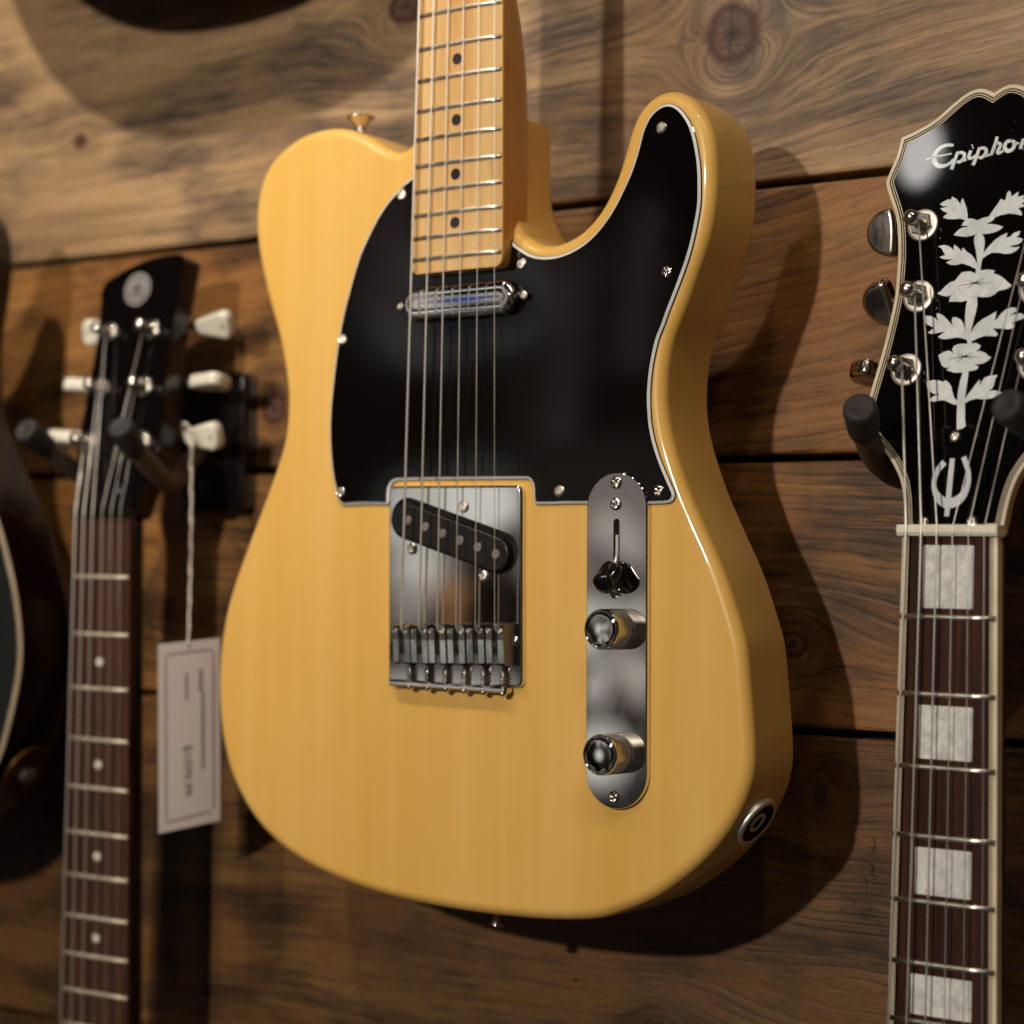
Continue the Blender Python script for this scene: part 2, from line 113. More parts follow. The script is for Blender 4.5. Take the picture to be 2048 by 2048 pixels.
# ------------------------------------------------------------------ mesh helpers
class MB:
    def __init__(s): s.v = []; s.f = []; s.mi = []; s.sm = []
    def add(s, vs, fs, mi=0, sm=True):
        b = len(s.v); s.v += [tuple(p) for p in vs]
        for f in fs: s.f.append([b + i for i in f]); s.mi.append(mi); s.sm.append(sm)
    def loft(s, rings, mi=0, sm=True, cap0=False, cap1=False, closed=True, mis=None, capsm=False):
        n = len(rings[0]); vs = [p for r in rings for p in r]; b = len(s.v); s.v += [tuple(p) for p in vs]
        m = n if closed else n - 1
        for k in range(len(rings) - 1):
            for i in range(m):
                j = (i + 1) % n
                s.f.append([b + k*n + i, b + k*n + j, b + (k+1)*n + j, b + (k+1)*n + i]); s.mi.append(mis[k] if mis else mi); s.sm.append(sm)
        for flag, k in ((cap0, 0), (cap1, len(rings) - 1)):
            if flag:
                tri = tessellate_polygon([[Vector(p) for p in rings[k]]])
                cm = (mis[min(k, len(rings) - 2)] if mis else mi) if flag is True else flag - 1
                for t in tri:
                    t = list(t) if k == 0 else list(t)
                    s.f.append([b + k*n + i for i in t]); s.mi.append(cm); s.sm.append(capsm)
    def ngon(s, pts, mi=0, sm=False):
        b = len(s.v); s.v += [tuple(p) for p in pts]
        for t in tessellate_polygon([[Vector(p) for p in pts]]): s.f.append([b + i for i in t]); s.mi.append(mi); s.sm.append(sm)
    def holed(s, loops, mi=0):
        b = len(s.v); flat = [p for l in loops for p in l]; s.v += [tuple(p) for p in flat]
        for t in tessellate_polygon([[Vector(p) for p in l] for l in loops]): s.f.append([b + i for i in t]); s.mi.append(mi); s.sm.append(False)
    def tube(s, pts, rad, n=10, mi=0, caps=True):
        pts = [Vector(p) for p in pts]; rr = rad if isinstance(rad, (list, tuple)) else [rad] * len(pts)
        t0 = (pts[1] - pts[0]).normalized(); u = t0.orthogonal().normalized(); rings = []
        for i, p in enumerate(pts):
            if i == 0: t = t0
            elif i == len(pts) - 1: t = (pts[i] - pts[i-1]).normalized()
            else: t = ((pts[i+1] - pts[i]).normalized() + (pts[i] - pts[i-1]).normalized()).normalized()
            u = (u - t * u.dot(t)).normalized(); w = t.cross(u)
            rings.append([p + (u * cos(a) + w * sin(a)) * rr[i] for a in [2*pi*k/n for k in range(n)]])
        s.loft(rings, mi, True, caps, caps)
    def lathe(s, prof, o=(0,0,0), ax=(0,0,1), n=24, mi=0, mis=None, cap0=False, cap1=True, sm=True):
        a = Vector(ax).normalized(); u = a.orthogonal().normalized(); w = a.cross(u); o = Vector(o)
        s.loft([[o + a*h + (u*cos(t) + w*sin(t))*max(r, .001) for t in [2*pi*k/n for k in range(n)]] for r, h in prof], mi, sm, cap0, cap1, mis=mis)
    def box(s, c, d, bev=0, mi=0, rot=None):
        x, y, z = d[0]/2, d[1]/2, d[2]/2; b = min(bev, x*.9, y*.9, z*.9)
        out = []
        def ring(ix, zz):
            X, Y = x - ix, y - ix; k = b*.6 if b else 0
            if not b: return [(-X,-Y,zz),(X,-Y,zz),(X,Y,zz),(-X,Y,zz)]
            return [(-X+k,-Y,zz),(X-k,-Y,zz),(X,-Y+k,zz),(X,Y-k,zz),(X-k,Y,zz),(-X+k,Y,zz),(-X,Y-k,zz),(-X,-Y+k,zz)]
        rings = [ring(b, -z), ring(0, -z+b), ring(0, z-b), ring(b, z)] if b else [ring(0, -z), ring(0, z)]
        R = rot or Matrix.Identity(3); C0 = Vector(c)
        rings = [[C0 + R @ Vector(p) for p in r] for r in rings]
        s.loft(rings, mi, False, True, True)
    def build(s, name, mats, parent=None, kind=None):
        me = bpy.data.meshes.new(name)
        me.from_pydata([(p[0]*.001, p[1]*.001, p[2]*.001) for p in s.v], [], s.f)
        mats = mats if isinstance(mats, (list, tuple)) else [mats]
        for m in mats: me.materials.append(m)
        me.polygons.foreach_set('material_index', s.mi); me.polygons.foreach_set('use_smooth', s.sm)
        me.update()
        import bmesh
        bm = bmesh.new(); bm.from_mesh(me); bmesh.ops.recalc_face_normals(bm, faces=bm.faces); bm.to_mesh(me); bm.free()
        o = bpy.data.objects.new(name, me); col.objects.link(o)
        if parent: o.parent = parent
        if kind: o['kind'] = kind
        return o

def rot_vec(w):
    v = Vector(w); a = v.length
    return Matrix.Rotation(a, 3, v / a) if a > 1e-9 else Matrix.Identity(3)
def thing(name, label, cat, t=(0,0,0), w=(0,0,0), group=None, anchor=None):
    o = bpy.data.objects.new(name, None); col.objects.link(o); o.empty_display_size = .03
    o.matrix_world = Matrix.Translation(W(*t)) @ (CONV @ rot_vec(w)).to_4x4()
    o['label'] = label; o['category'] = cat
    if group: o['group'] = group
    return o
def share(o, parent, loc=(0,0,0), rot=None):
    c = o.copy(); col.objects.link(c); c.parent = parent
    m = Matrix.Translation(Vector(loc) * .001)
    if rot: m = m @ rot.to_4x4()
    c.matrix_local = m; return c
def put(o, loc=(0,0,0), rot=None):
    m = Matrix.Translation(Vector(loc) * .001)
    if rot: m = m @ rot.to_4x4()
    o.matrix_local = m; return o

def area2(p): return sum(p[i][0]*p[(i+1) % len(p)][1] - p[(i+1) % len(p)][0]*p[i][1] for i in range(len(p)))
def ccw(p): return p if area2(p) > 0 else p[::-1]
def inset(p, d, lim=.35):
    n = len(p); out = []
    for i in range(n):
        a, b, c = p[i-1], p[i], p[(i+1) % n]
        e1 = (b[0]-a[0], b[1]-a[1]); e2 = (c[0]-b[0], c[1]-b[1]); l1 = sqrt(e1[0]**2+e1[1]**2) or 1e-6; l2 = sqrt(e2[0]**2+e2[1]**2) or 1e-6
        n1 = (-e1[1]/l1, e1[0]/l1); n2 = (-e2[1]/l2, e2[0]/l2); k = 1 + n1[0]*n2[0] + n1[1]*n2[1]; k = max(k, lim)
        out.append((b[0] + d*(n1[0]+n2[0])/k, b[1] + d*(n1[1]+n2[1])/k))
    return out
def spline(pts, closed=True, step=2.5, corners=()):
    n = len(pts); out = []; corners = {c % n for c in corners}
    for i in range(n if closed else n-1):
        g = lambda k: pts[k % n] if closed else pts[max(0, min(n-1, k))]
        p1, p2 = g(i), g(i+1)
        p0 = g(i-1) if (i % n) not in corners else (2*p1[0]-p2[0], 2*p1[1]-p2[1])
        p3 = g(i+2) if ((i+1) % n) not in corners else (2*p2[0]-p1[0], 2*p2[1]-p1[1])
        L = sqrt((p2[0]-p1[0])**2 + (p2[1]-p1[1])**2); m = max(1, int(L/step+.5))
        # centripetal-ish tangents
        for k in range(m):
            t = k/m; t2 = t*t; t3 = t2*t
            f = lambda a, b, c, d: .5*((2*b) + (-a+c)*t + (2*a-5*b+4*c-d)*t2 + (-a+3*b-3*c+d)*t3)
            out.append((f(p0[0],p1[0],p2[0],p3[0]), f(p0[1],p1[1],p2[1],p3[1])))
    if not closed: out.append(tuple(pts[-1]))
    return out
def relax(p, it=2, keep=()):
    p = [tuple(q) for q in p]; n = len(p)
    for _ in range(it):
        p = [p[i] if i in keep else tuple((p[i-1][k] + 2*p[i][k] + p[(i+1) % n][k]) / 4 for k in (0, 1)) for i in range(n)]
    return p
def ngonpts(cx, cy, r, n, ph=0): return [(cx + r*cos(2*pi*k/n+ph), cy + r*sin(2*pi*k/n+ph)) for k in range(n)]
def stadium(a, b, r, n=12):
    dx, dy = b[0]-a[0], b[1]-a[1]; t = atan2(dy, dx)
    return [(b[0] + r*cos(t - pi/2 + pi*k/n), b[1] + r*sin(t - pi/2 + pi*k/n)) for k in range(n+1)] + \
           [(a[0] + r*cos(t + pi/2 + pi*k/n), a[1] + r*sin(t + pi/2 + pi*k/n)) for k in range(n+1)]
def rrect(x0, y0, x1, y1, r, n=5):
    out = []
    for cx, cy, a in ((x1-r, y1-r, 0), (x0+r, y1-r, pi/2), (x0+r, y0+r, pi), (x1-r, y0+r, 1.5*pi)):
        out += [(cx + r*cos(a + pi/2*k/n), cy + r*sin(a + pi/2*k/n)) for k in range(n+1)]
    return out
flat = lambda x, y, z: (x, y, z)
def plate(m, o, z0, z1, f=0, b=0, seg=4, mi=0, P=flat, side=None, top=None, smooth=True):
    """solid slab with outline o from z0 up to z1, front edge rounded by f, back edge by b"""
    o = ccw(o); rings = []; mis = []
    def R(d, z): rings.append([P(x, y, z) for x, y in (inset(o, d) if d else o)])
    if b:
        for k in range(seg+1):
            a = pi/2*k/seg; R(b*(1-sin(a)), z0 + b*(1-cos(a)))
    else: R(0, z0)
    nb = len(rings)
    if f:
        for k in range(seg+1):
            a = pi/2*k/seg; R(f*(1-cos(a)), z1 - f*(1-sin(a)))
        R(f + .35, z1)
    else: R(0, z1)
    s = mi if side is None else side; tp = mi if top is None else top
    mis = [s]*(nb) + [tp]*(len(rings)-1-nb)
    m.loft(rings, mi, smooth, s+1, tp+1, mis=mis)
def stroke(m, pts, h, P=flat, mi=0, step=.7):
    """ribbon of varying width (x, y, w) lying h proud of its surface"""
    c = []
    n = len(pts)
    for i in range(n-1):
        g = lambda k: pts[max(0, min(n-1, k))]
        p0, p1, p2, p3 = g(i-1), g(i), g(i+1), g(i+2); L = sqrt((p2[0]-p1[0])**2+(p2[1]-p1[1])**2); q = max(1, int(L/step))
        for k in range(q):
            t = k/q; t2 = t*t; t3 = t2*t
            c.append(tuple(.5*((2*p1[j]) + (-p0[j]+p2[j])*t + (2*p0[j]-5*p1[j]+4*p2[j]-p3[j])*t2 + (-p0[j]+3*p1[j]-3*p2[j]+p3[j])*t3) for j in range(3)))
    c.append(tuple(pts[-1])); a = []; b = []
    for i, (x, y, w) in enumerate(c):
        p, q = c[max(0, i-1)], c[min(len(c)-1, i+1)]; dx, dy = q[0]-p[0], q[1]-p[1]; l = sqrt(dx*dx+dy*dy) or 1
        nx, ny = -dy/l*w/2, dx/l*w/2; a.append((x+nx, y+ny)); b.append((x-nx, y-ny))
    A = [P(*q, h) for q in a]; B = [P(*q, h) for q in b]; A0 = [P(*q, 0) for q in a]; B0 = [P(*q, 0) for q in b]
    rings = [[A[i], B[i], B0[i], A0[i]] for i in range(len(A))]
    m.loft(rings, mi, False, True, True)

# ------------------------------------------------------------------ node helper
class NB:
    def __init__(s, name):
        s.m = bpy.data.materials.new(name); s.m.use_nodes = True; s.t = s.m.node_tree; s.t.nodes.clear()
        s.out = s.t.nodes.new('ShaderNodeOutputMaterial'); s.p = s.t.nodes.new('ShaderNodeBsdfPrincipled'); s.t.links.new(s.p.outputs[0], s.out.inputs[0])
    def put(s, sock, v):
        if v is None: return
        if hasattr(v, 'is_output'): s.t.links.new(v, sock)
        elif isinstance(v, (tuple, list)): sock.default_value = (*v, 1) if len(sock.default_value) == 4 and len(v) == 3 else v
        else: sock.default_value = v
    def math(s, op, a, b=None, c=None, clamp=False):
        n = s.t.nodes.new('ShaderNodeMath'); n.operation = op; n.use_clamp = clamp
        for i, v in enumerate((a, b, c)): s.put(n.inputs[i], v)
        return n.outputs[0]
    def add(s, a, b): return s.math('ADD', a, b)
    def mul(s, a, b): return s.math('MULTIPLY', a, b)
    def sub(s, a, b): return s.math('SUBTRACT', a, b)
    def xyz(s, src='Object'):
        n = s.t.nodes.new('ShaderNodeTexCoord'); q = s.t.nodes.new('ShaderNodeSeparateXYZ'); s.t.links.new(n.outputs[src], q.inputs[0]); return q.outputs
    def comb(s, x, y, z=0.):
        n = s.t.nodes.new('ShaderNodeCombineXYZ')
        for i, v in enumerate((x, y, z)): s.put(n.inputs[i], v)
        return n.outputs[0]
    def noise(s, vec, scale=1., detail=3., rough=.5, dist=0.):
        n = s.t.nodes.new('ShaderNodeTexNoise'); s.put(n.inputs['Vector'], vec); n.inputs['Scale'].default_value = scale
        n.inputs['Detail'].default_value = detail; n.inputs['Roughness'].default_value = rough; n.inputs['Distortion'].default_value = dist
        return n.outputs['Fac']
    def rng(s, v, a, b, c=0., d=1., smooth=False):
        n = s.t.nodes.new('ShaderNodeMapRange'); n.interpolation_type = 'SMOOTHSTEP' if smooth else 'LINEAR'
        s.put(n.inputs[0], v)
        for i, q in enumerate((a, b, c, d)): n.inputs[i+1].default_value = q
        return n.outputs[0]
    def mix(s, f, a, b, mode='MIX'):
        n = s.t.nodes.new('ShaderNodeMix'); n.data_type = 'RGBA'; n.blend_type = mode
        s.put(n.inputs[0], f); s.put(n.inputs[6], a); s.put(n.inputs[7], b); return n.outputs[2]
    def ramp(s, f, stops):
        n = s.t.nodes.new('ShaderNodeValToRGB'); e = n.color_ramp.elements
        e[0].position, e[0].color = stops[0][0], (*stops[0][1], 1); e[1].position, e[1].color = stops[-1][0], (*stops[-1][1], 1)
        for p, c in stops[1:-1]: x = e.new(p); x.color = (*c, 1)
        s.put(n.inputs[0], f); return n.outputs[0]
    def bump(s, h, strength=.3, dist=.001):
        n = s.t.nodes.new('ShaderNodeBump'); n.inputs['Strength'].default_value = strength; n.inputs['Distance'].default_value = dist
        s.put(n.inputs['Height'], h); s.t.links.new(n.outputs[0], s.p.inputs['Normal']); return n
    def fin(s, base=None, rough=None, metal=None, coat=None, coatr=None, spec=None, sss=None):
        for k, v in (('Base Color', base), ('Roughness', rough), ('Metallic', metal), ('Coat Weight', coat), ('Coat Roughness', coatr), ('Specular IOR Level', spec)):
            if v is not None: s.put(s.p.inputs[k], v)
        return s.m
def simple(name, base, rough=.4, metal=0., coat=0., coatr=.05, spec=.5, vary=.12, scale=60, wear=None):
    b = NB(name); p = b.t.nodes.new('ShaderNodeTexCoord').outputs['Object']
    n = b.noise(p, scale, 4, .6)
    c = b.mix(b.rng(n, .3, .7), tuple(x*(1-vary) for x in base), tuple(min(1, x*(1+vary)) for x in base))
    r = b.rng(n, .3, .7, rough*.85, min(1, rough*1.2))
    return b.fin(c, r, metal, coat, coatr, spec)

# ------------------------------------------------------------------ materials
def plank_wood():
    b = NB("stained_knotty_pine"); X, Y, Z = b.xyz()
    # plank number from height, so that no grain runs over a joint
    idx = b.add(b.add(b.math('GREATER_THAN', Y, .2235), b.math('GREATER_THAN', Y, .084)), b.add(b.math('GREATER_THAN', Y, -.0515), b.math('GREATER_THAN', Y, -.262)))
    seed = b.mul(idx, 3.17)
    warp = b.noise(b.comb(b.mul(X, 2.2), b.mul(Y, 3.0), seed), 1, 2, .5)
    warp2 = b.noise(b.comb(b.mul(X, 9.), b.mul(Y, 22.), b.add(seed, 5.)), 1, 3, .55)
    warp3 = b.noise(b.comb(b.mul(X, 26.), b.mul(Y, 60.), b.add(seed, 7.)), 1, 3, .6)
    F = b.add(Y, b.add(b.add(b.mul(b.sub(warp, .5), .075), b.mul(b.sub(warp2, .5), .008)), b.mul(b.sub(warp3, .5), .0018)))
    tilt = b.mul(b.sub(b.noise(b.comb(seed, 3.1, 0.), 1, 0), .5), .5)
    F = b.add(F, b.mul(X, tilt))
    knots = [(96.6, 303, 26, 1.0, 0), (-385, 303, 7, 1.4, 0), (-118, 350, 17, 1.2, 0), (-214, 123, 15, 1.0, 0), (134, -9, 11, 1.3, 0), (150, -82, 9, .55, 0), (172, -177, 7, 3.6, 1), (175, -194, 5, 3.2, 1), (330, 130, 10, 1, 0), (-470, 150, 12, 1, 0), (420, -30, 12, 1.3, 0), (-330, -120, 7, 1.4, 0), (60, -215, 12, 1.3, 0), (-180, 262, 9, 1.6, 0)]
    core = None; halo = None
    jit = b.noise(b.comb(b.mul(X, 90.), b.mul(Y, 90.), 0.), 1, 3, .6)
    for kx, ky, r, asp, sound in knots:
        r *= .001
        dx = b.sub(X, kx*.001); dy = b.sub(Y, ky*.001)
        q = b.add(b.mul(b.mul(dx, dx), 1/(asp*asp)), b.mul(dy, dy))
        d = b.math('SQRT', q)
        pull = b.math('DIVIDE', b.mul(dy, 2.0*r*r), b.add(q, .5*r*r))
        fade = b.rng(d, r*1.0, r*9., 1., 0., True)
        F = b.sub(F, b.mul(pull, fade))
        if sound: continue
        dj = b.add(d, b.mul(b.sub(jit, .5), r*.28))
        c1 = b.rng(dj, r*.50, r*.60, 1., 0., True); h1 = b.rng(d, r*.6, r*3.4, 1., 0., True)
        core = c1 if core is None else b.math('MAXIMUM', core, c1); halo = h1 if halo is None else b.math('MAXIMUM', halo, h1)
        rg = b.rng(b.math('ABSOLUTE', b.sub(dj, r*.53)), 0., r*.20, 1., 0., True)
        ring = rg if kx == 96.6 else b.math('MAXIMUM', ring, rg)
        ins = b.rng(d, 0., r*.5, 0., 1., True) if kx == 96.6 else b.math('MINIMUM', ins, b.rng(d, 0., r*.5, 0., 1., True))
    streak = b.noise(b.comb(b.mul(X, 9.), b.mul(F, 330.), seed), 1, 5, .65)
    broad = b.noise(b.comb(b.mul(X, 4.), b.mul(F, 46.), b.add(seed, 9.)), 1, 3, .55)
    blot = b.noise(b.comb(b.mul(X, 12.), b.mul(Y, 17.), b.add(seed, 2.)), 1, 4, .62)
    dash = b.noise(b.comb(b.mul(X, 38.), b.mul(F, 520.), b.add(seed, 4.)), 1, 4, .7)
    ph = b.add(b.mul(F, 900.), b.add(b.mul(b.noise(b.comb(b.mul(X, 3.), b.mul(F, 30.), seed), 1, 2), 26.), b.mul(dash, 1.6)))
    rings = b.math('POWER', b.rng(b.math('SINE', ph), -1, 1), 7.)
    fine = b.noise(b.comb(b.mul(X, 70.), b.mul(F, 1900.), seed), 1, 3, .6)
    gray = b.rng(idx, 3., 4., 0., 1.)
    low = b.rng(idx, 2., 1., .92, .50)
    tan = b.mix(gray, (.36, .190, .064), (.47, .33, .195))
    mid = b.mix(gray, (.165, .080, .026), (.26, .175, .105))
    drk = b.mix(gray, (.022, .011, .007), (.050, .040, .039))
    red = (.30, .105, .022)
    f1 = b.rng(b.add(b.mul(streak, .4), b.mul(broad, .6)), .42, .57)
    c = b.mix(f1, tan, mid)
    c = b.mix(b.mul(b.rng(blot, .56, .40, 0., .6, True), b.rng(idx, 4., 3., .25, 1.)), c, b.mix(.5, tan, red))
    sm_ = b.rng(b.add(b.mul(broad, .35), b.mul(blot, .65)), .45, .62, 0., 1., True)
    f2 = b.mul(sm_, b.rng(dash, .36, .62, .25, 1., True))
    c = b.mix(b.mul(f2, .85), c, drk)
    c = b.mix(b.mul(b.mul(b.mul(rings, b.rng(halo, 0., 1., 1., .25)), b.rng(streak, .35, .6, .15, 1.)), b.rng(blot, .35, .6, .16, .55)), c, drk)
    c = b.mix(b.mul(b.mul(halo, b.rng(dash, .4, .6, .2, 1.)), .55), c, drk)
    c = b.mix(b.rng(fine, .48, .70, 0., .55), c, drk)
    c = b.mix(b.rng(dash, .60, .70, 0., .45), c, drk)
    kc = b.mix(b.rng(b.noise(b.comb(b.mul(X, 240.), b.mul(Y, 240.), 2.), 1, 4, .7), .35, .65), (.045, .024, .018), (.150, .085, .060))
    kc = b.mix(b.rng(ins, 0., .45, .75, 0.), kc, (.012, .008, .007))
    c = b.mix(core, c, kc)
    c = b.mix(b.mul(ring, .92), c, (.050, .012, .003))
    crack = b.mul(core, b.rng(b.math('ABSOLUTE', b.add(b.sub(X, .0955), b.mul(b.sub(jit, .5), .006))), 0., .0012, 1., 0., True))
    c = b.mix(b.mul(crack, .9), c, (.004, .003, .003))
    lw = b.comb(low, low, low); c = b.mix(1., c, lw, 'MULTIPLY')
    c = b.mix(1., c, (1.06, .99, .86), 'MULTIPLY')
    h = b.add(b.mul(fine, .35), b.add(b.mul(streak, .6), b.mul(rings, -.3)))
    b.bump(h, .45, .0011)
    rr = b.rng(streak, .3, .7, .38, .58)
    return b.fin(c, rr, 0, .2, .32, .4)
M = {}
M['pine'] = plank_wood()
M['gap'] = simple("dark_gap", (.004, .003, .002), .9)
def lacquer():
    b = NB("butterscotch_lacquer"); X, Y, Z = b.xyz()
    n = b.noise(b.comb(b.mul(X, 26.), b.mul(Y, 1.6), b.mul(Z, 8.)), 1, 4, .55)
    n2 = b.noise(b.comb(b.mul(X, 160.), b.mul(Y, 6.), b.mul(Z, 60.)), 1, 3, .6)
    f = b.add(b.mul(n, .75), b.mul(n2, .25))
    c = b.mix(b.rng(f, .35, .65), (.80, .465, .095), (.88, .545, .155))
    sp = b.noise(b.comb(X, Y, Z), 900, 1, .5)
    c = b.mix(b.rng(sp, .80, .84, 0., .35), c, (.4, .2, .05))
    return b.fin(c, .36, 0, .5, .05, .35)
M['lacquer'] = lacquer()
def maple():
    b = NB("tinted_maple"); X, Y, Z = b.xyz()
    n = b.noise(b.comb(b.mul(X, 110.), b.mul(Y, 5.), b.mul(Z, 90.)), 1, 5, .6)
    s = b.noise(b.comb(b.mul(X, 60.), b.mul(Y, 14.), 0.), 1, 3, .6)
    c = b.mix(b.rng(n, .35, .7), (.80, .55, .25), (.66, .37, .13))
    c = b.mix(b.rng(s, .60, .70, 0., .4), c, (.45, .19, .045))
    return b.fin(c, .28, 0, .8, .10, .5)
M['maple'] = maple()
def neck_amber():
    b = NB("amber_neck_side"); X, Y, Z = b.xyz()
    n = b.noise(b.comb(b.mul(X, 60.), b.mul(Y, 4.), b.mul(Z, 90.)), 1, 4, .6)
    return b.fin(b.mix(b.rng(n, .35, .7), (.68, .32, .060), (.56, .24, .040)), .3, 0, .8, .12, .5)
M['amber'] = neck_amber()
def black_gloss(name, base=(.012, .010, .010), rough=.16, coat=1., dust=.5):
    b = NB(name); X, Y, Z = b.xyz(); v = b.comb(X, Y, Z)
    d = b.noise(v, 700, 2, .6); sm = b.noise(v, 18, 3, .6)
    c = b.mix(b.rng(d, .76, .80, 0., dust), base, (.35, .32, .29))
    return b.fin(c, b.rng(sm, .3, .7, rough*.7, rough*1.5), 0, coat, b.rng(sm, .35, .7, .015, .05), .5 if coat < .5 else .02)
M['guard'] = black_gloss("black_guard_plastic", (.0035, .0028, .0026), .055, 0.)
M['white_ply'] = simple("white_ply", (.78, .80, .80), .35)
M['black_paint'] = black_gloss("black_headstock_paint", (.003, .0025, .0025), .10, 1., .6)
M['black_plastic'] = simple("black_plastic", (.008, .007, .007), .12, 0, .6)
M['pickup_black'] = simple("black_bobbin", (.016, .014, .014), .28)
def chrome(name, base=(.82, .80, .77), rough=.05, dust=.25):
    b = NB(name); X, Y, Z = b.xyz(); v = b.comb(X, Y, Z); sm = b.noise(b.comb(b.mul(X, 60.), b.mul(Y, 25.), b.mul(Z, 60.)), 1, 4, .65); d = b.noise(v, 800, 2, .6)
    r = b.math('MAXIMUM', b.rng(sm, .35, .7, rough*.6, rough*1.9), b.rng(d, .74, .80, 0., .6))
    return b.fin(b.mix(b.rng(d, .76, .80, 0., dust), base, (.6, .56, .52)), r, 1.)
M['chrome'] = chrome("chrome", rough=.028)
M['plate_chrome'] = chrome("polished_plate", (.80, .77, .74), .035)
M['nickel'] = chrome("nickel", (.66, .61, .55), .17, .1)
M['fret_satin'] = simple("satin_fret_wire", (.72, .64, .50), .5, .6)
M['washer'] = simple("satin_washer", (.86, .82, .75), .42, 1.)
M['fret'] = simple("fret_wire", (.80, .76, .68), .30, 1.)
M['saddle_side_shade'] = simple('side_darkened_steel', (.16, .15, .14), .45, 1.)  # saddle steel painted darker on its sides to dim their reflection
M['saddle'] = chrome('saddle_steel', (.66, .65, .61), .10)
M['knurl'] = simple('knurled_steel', (.86, .83, .78), .36, 1.)
M['pole'] = simple("magnet_pole", (.30, .27, .26), .45, .7)
M['shade_ply_black'] = simple("shade_and_ply_black", (.005, .004, .004), .8)  # painted shade for opening floors and jack cup; also black binding plies
def wound(name, c1, c2):
    b = NB(name); X, Y, Z = b.xyz(); w = b.math('SINE', b.mul(Y, 9000.))
    return b.fin(b.mix(b.rng(w, -1, 1), c1, c2), .38, .65)
M['wound'] = wound("wound_string", (.74, .71, .65), (.92, .89, .83))
M['plain'] = simple("plain_string", (.88, .85, .80), .34, .7)
M['dot'] = simple("dark_dot", (.020, .014, .014), .4, 0, .6)
def rosewood(name, c1, c2, c3):
    b = NB(name); X, Y, Z = b.xyz()
    n = b.noise(b.comb(b.mul(X, 260.), b.mul(Y, 9.), 0.), 1, 5, .65); f = b.noise(b.comb(b.mul(X, 900.), b.mul(Y, 40.), 0.), 1, 3, .6)
    c = b.ramp(n, [(.3, c1), (.5, c2), (.72, c3)]); c = b.mix(b.rng(f, .6, .75, 0., .6), c, c1)
    b.bump(f, .2, .0003); return b.fin(c, .55, 0, 0, .1, .15)
M['rosewood'] = rosewood("rosewood", (.010, .004, .003), (.036, .012, .007), (.080, .026, .013))
M['rosewood2'] = rosewood("rosewood_worn", (.022, .009, .006), (.060, .025, .016), (.10, .045, .029))
M['cream'] = simple("cream_binding", (.76, .66, .47), .32, 0, .6, .1)
M['aged'] = simple('aged_binding', (.34, .27, .18), .4, 0, .3)
M['nut'] = simple("bone_nut", (.90, .87, .73), .34, 0, .4)
def pearl(name, lo, hi, scale=60, irid=True):
    b = NB(name); X, Y, Z = b.xyz(); v = b.comb(b.mul(X, 1.3), Y, Z)
    n = b.noise(v, scale, 3, .55, 1.6); m = b.noise(v, scale*2.3, 2, .5, 2.)
    f = b.rng(b.add(b.mul(n, .6), b.mul(m, .4)), .36, .64)
    c = b.ramp(f, [(0., lo), (.55, tuple((a+q)/2 for a, q in zip(lo, hi))), (1., hi)])
    if irid:
        t = b.noise(v, scale*1.1, 2, .5); c = b.mix(b.rng(t, .58, .72, 0., .5), c, (.72, .80, .88)); c = b.mix(b.rng(t, .42, .30, 0., .3), c, (.85, .74, .74))
    return b.fin(c, .25, .0, 1., .06, .6)
M['pearl'] = pearl("mother_of_pearl", (.64, .70, .71), (.90, .96, .98), 45)
M['block_pearl'] = pearl("pearloid_block", (.56, .58, .57), (.97, .99, .97), 60, False)
M['button_pearl'] = pearl("pearl_button", (.72, .70, .58), (.85, .84, .74), 60, False)
M['emblem'] = simple("pale_emblem", (.60, .66, .70), .4)
M['silver_ink'] = simple("silver_ink", (.36, .34, .35), .35, .3)
M['rubber'] = simple("black_rubber", (.022, .020, .021), .62, 0, 0, .05, .5)
M['dark_metal'] = simple("dark_brown_metal", (.085, .058, .036), .42, .55)
M['foam'] = simple("brown_foam", (.105, .072, .045), .62)
M['red_black'] = black_gloss("dark_red_lacquer", (.005, .0008, .0008), .2, .06, .02)
M['slate_top'] = black_gloss("slate_lacquer", (.016, .018, .018), .22, 1., .1)
M['bronze'] = simple("bronze_plate", (.10, .045, .012), .4, .9)
M['paper'] = simple("tag_paper", (.40, .345, .315), .7, vary=.04)
M['ink'] = simple("tag_ink", (.035, .028, .028), .6)
M['faint_ink'] = simple("tag_faint_ink", (.16, .125, .115), .6)
M['thread'] = simple("white_thread", (.62, .58, .52), .7)
M['brown_wood'] = rosewood("dark_mahogany", (.03, .012, .006), (.07, .028, .012), (.11, .045, .018))
M['marker'] = simple("black_marker", (.012, .011, .012), .6)

# ------------------------------------------------------------------ shared small hardware
def screw_mesh(r=3.0, h=1.6):
    """phillips pan-head screw, real cross-shaped recess"""
    m = MB(); N = 17; vs = []
    for j in range(N):
        for i in range(N):
            u, v = -1 + 2*i/(N-1), -1 + 2*j/(N-1)
            x, y = u*sqrt(1 - v*v/2), v*sqrt(1 - u*u/2); q = x*x + y*y
            z = h*sqrt(max(0, 1 - q*.86))*1.0
            if (abs(i-8) <= 1 and abs(j-8) <= 4) or (abs(j-8) <= 1 and abs(i-8) <= 4): z -= h*(.62 if (abs(i-8) <= 4 and abs(j-8) <= 4) else 0)
            c, s_ = cos(.5), sin(.5)
            vs.append(((x*c - y*s_)*r, (x*s_ + y*c)*r, z))
    fs = [[j*N+i, j*N+i+1, (j+1)*N+i+1, (j+1)*N+i] for j in range(N-1) for i in range(N-1)]
    m.add(vs, fs, 0, True)
    m.lathe([(r*1.0, h*.37), (r*1.01, 0), (r*.9, -.6)], n=24)
    return m
SCREW = None
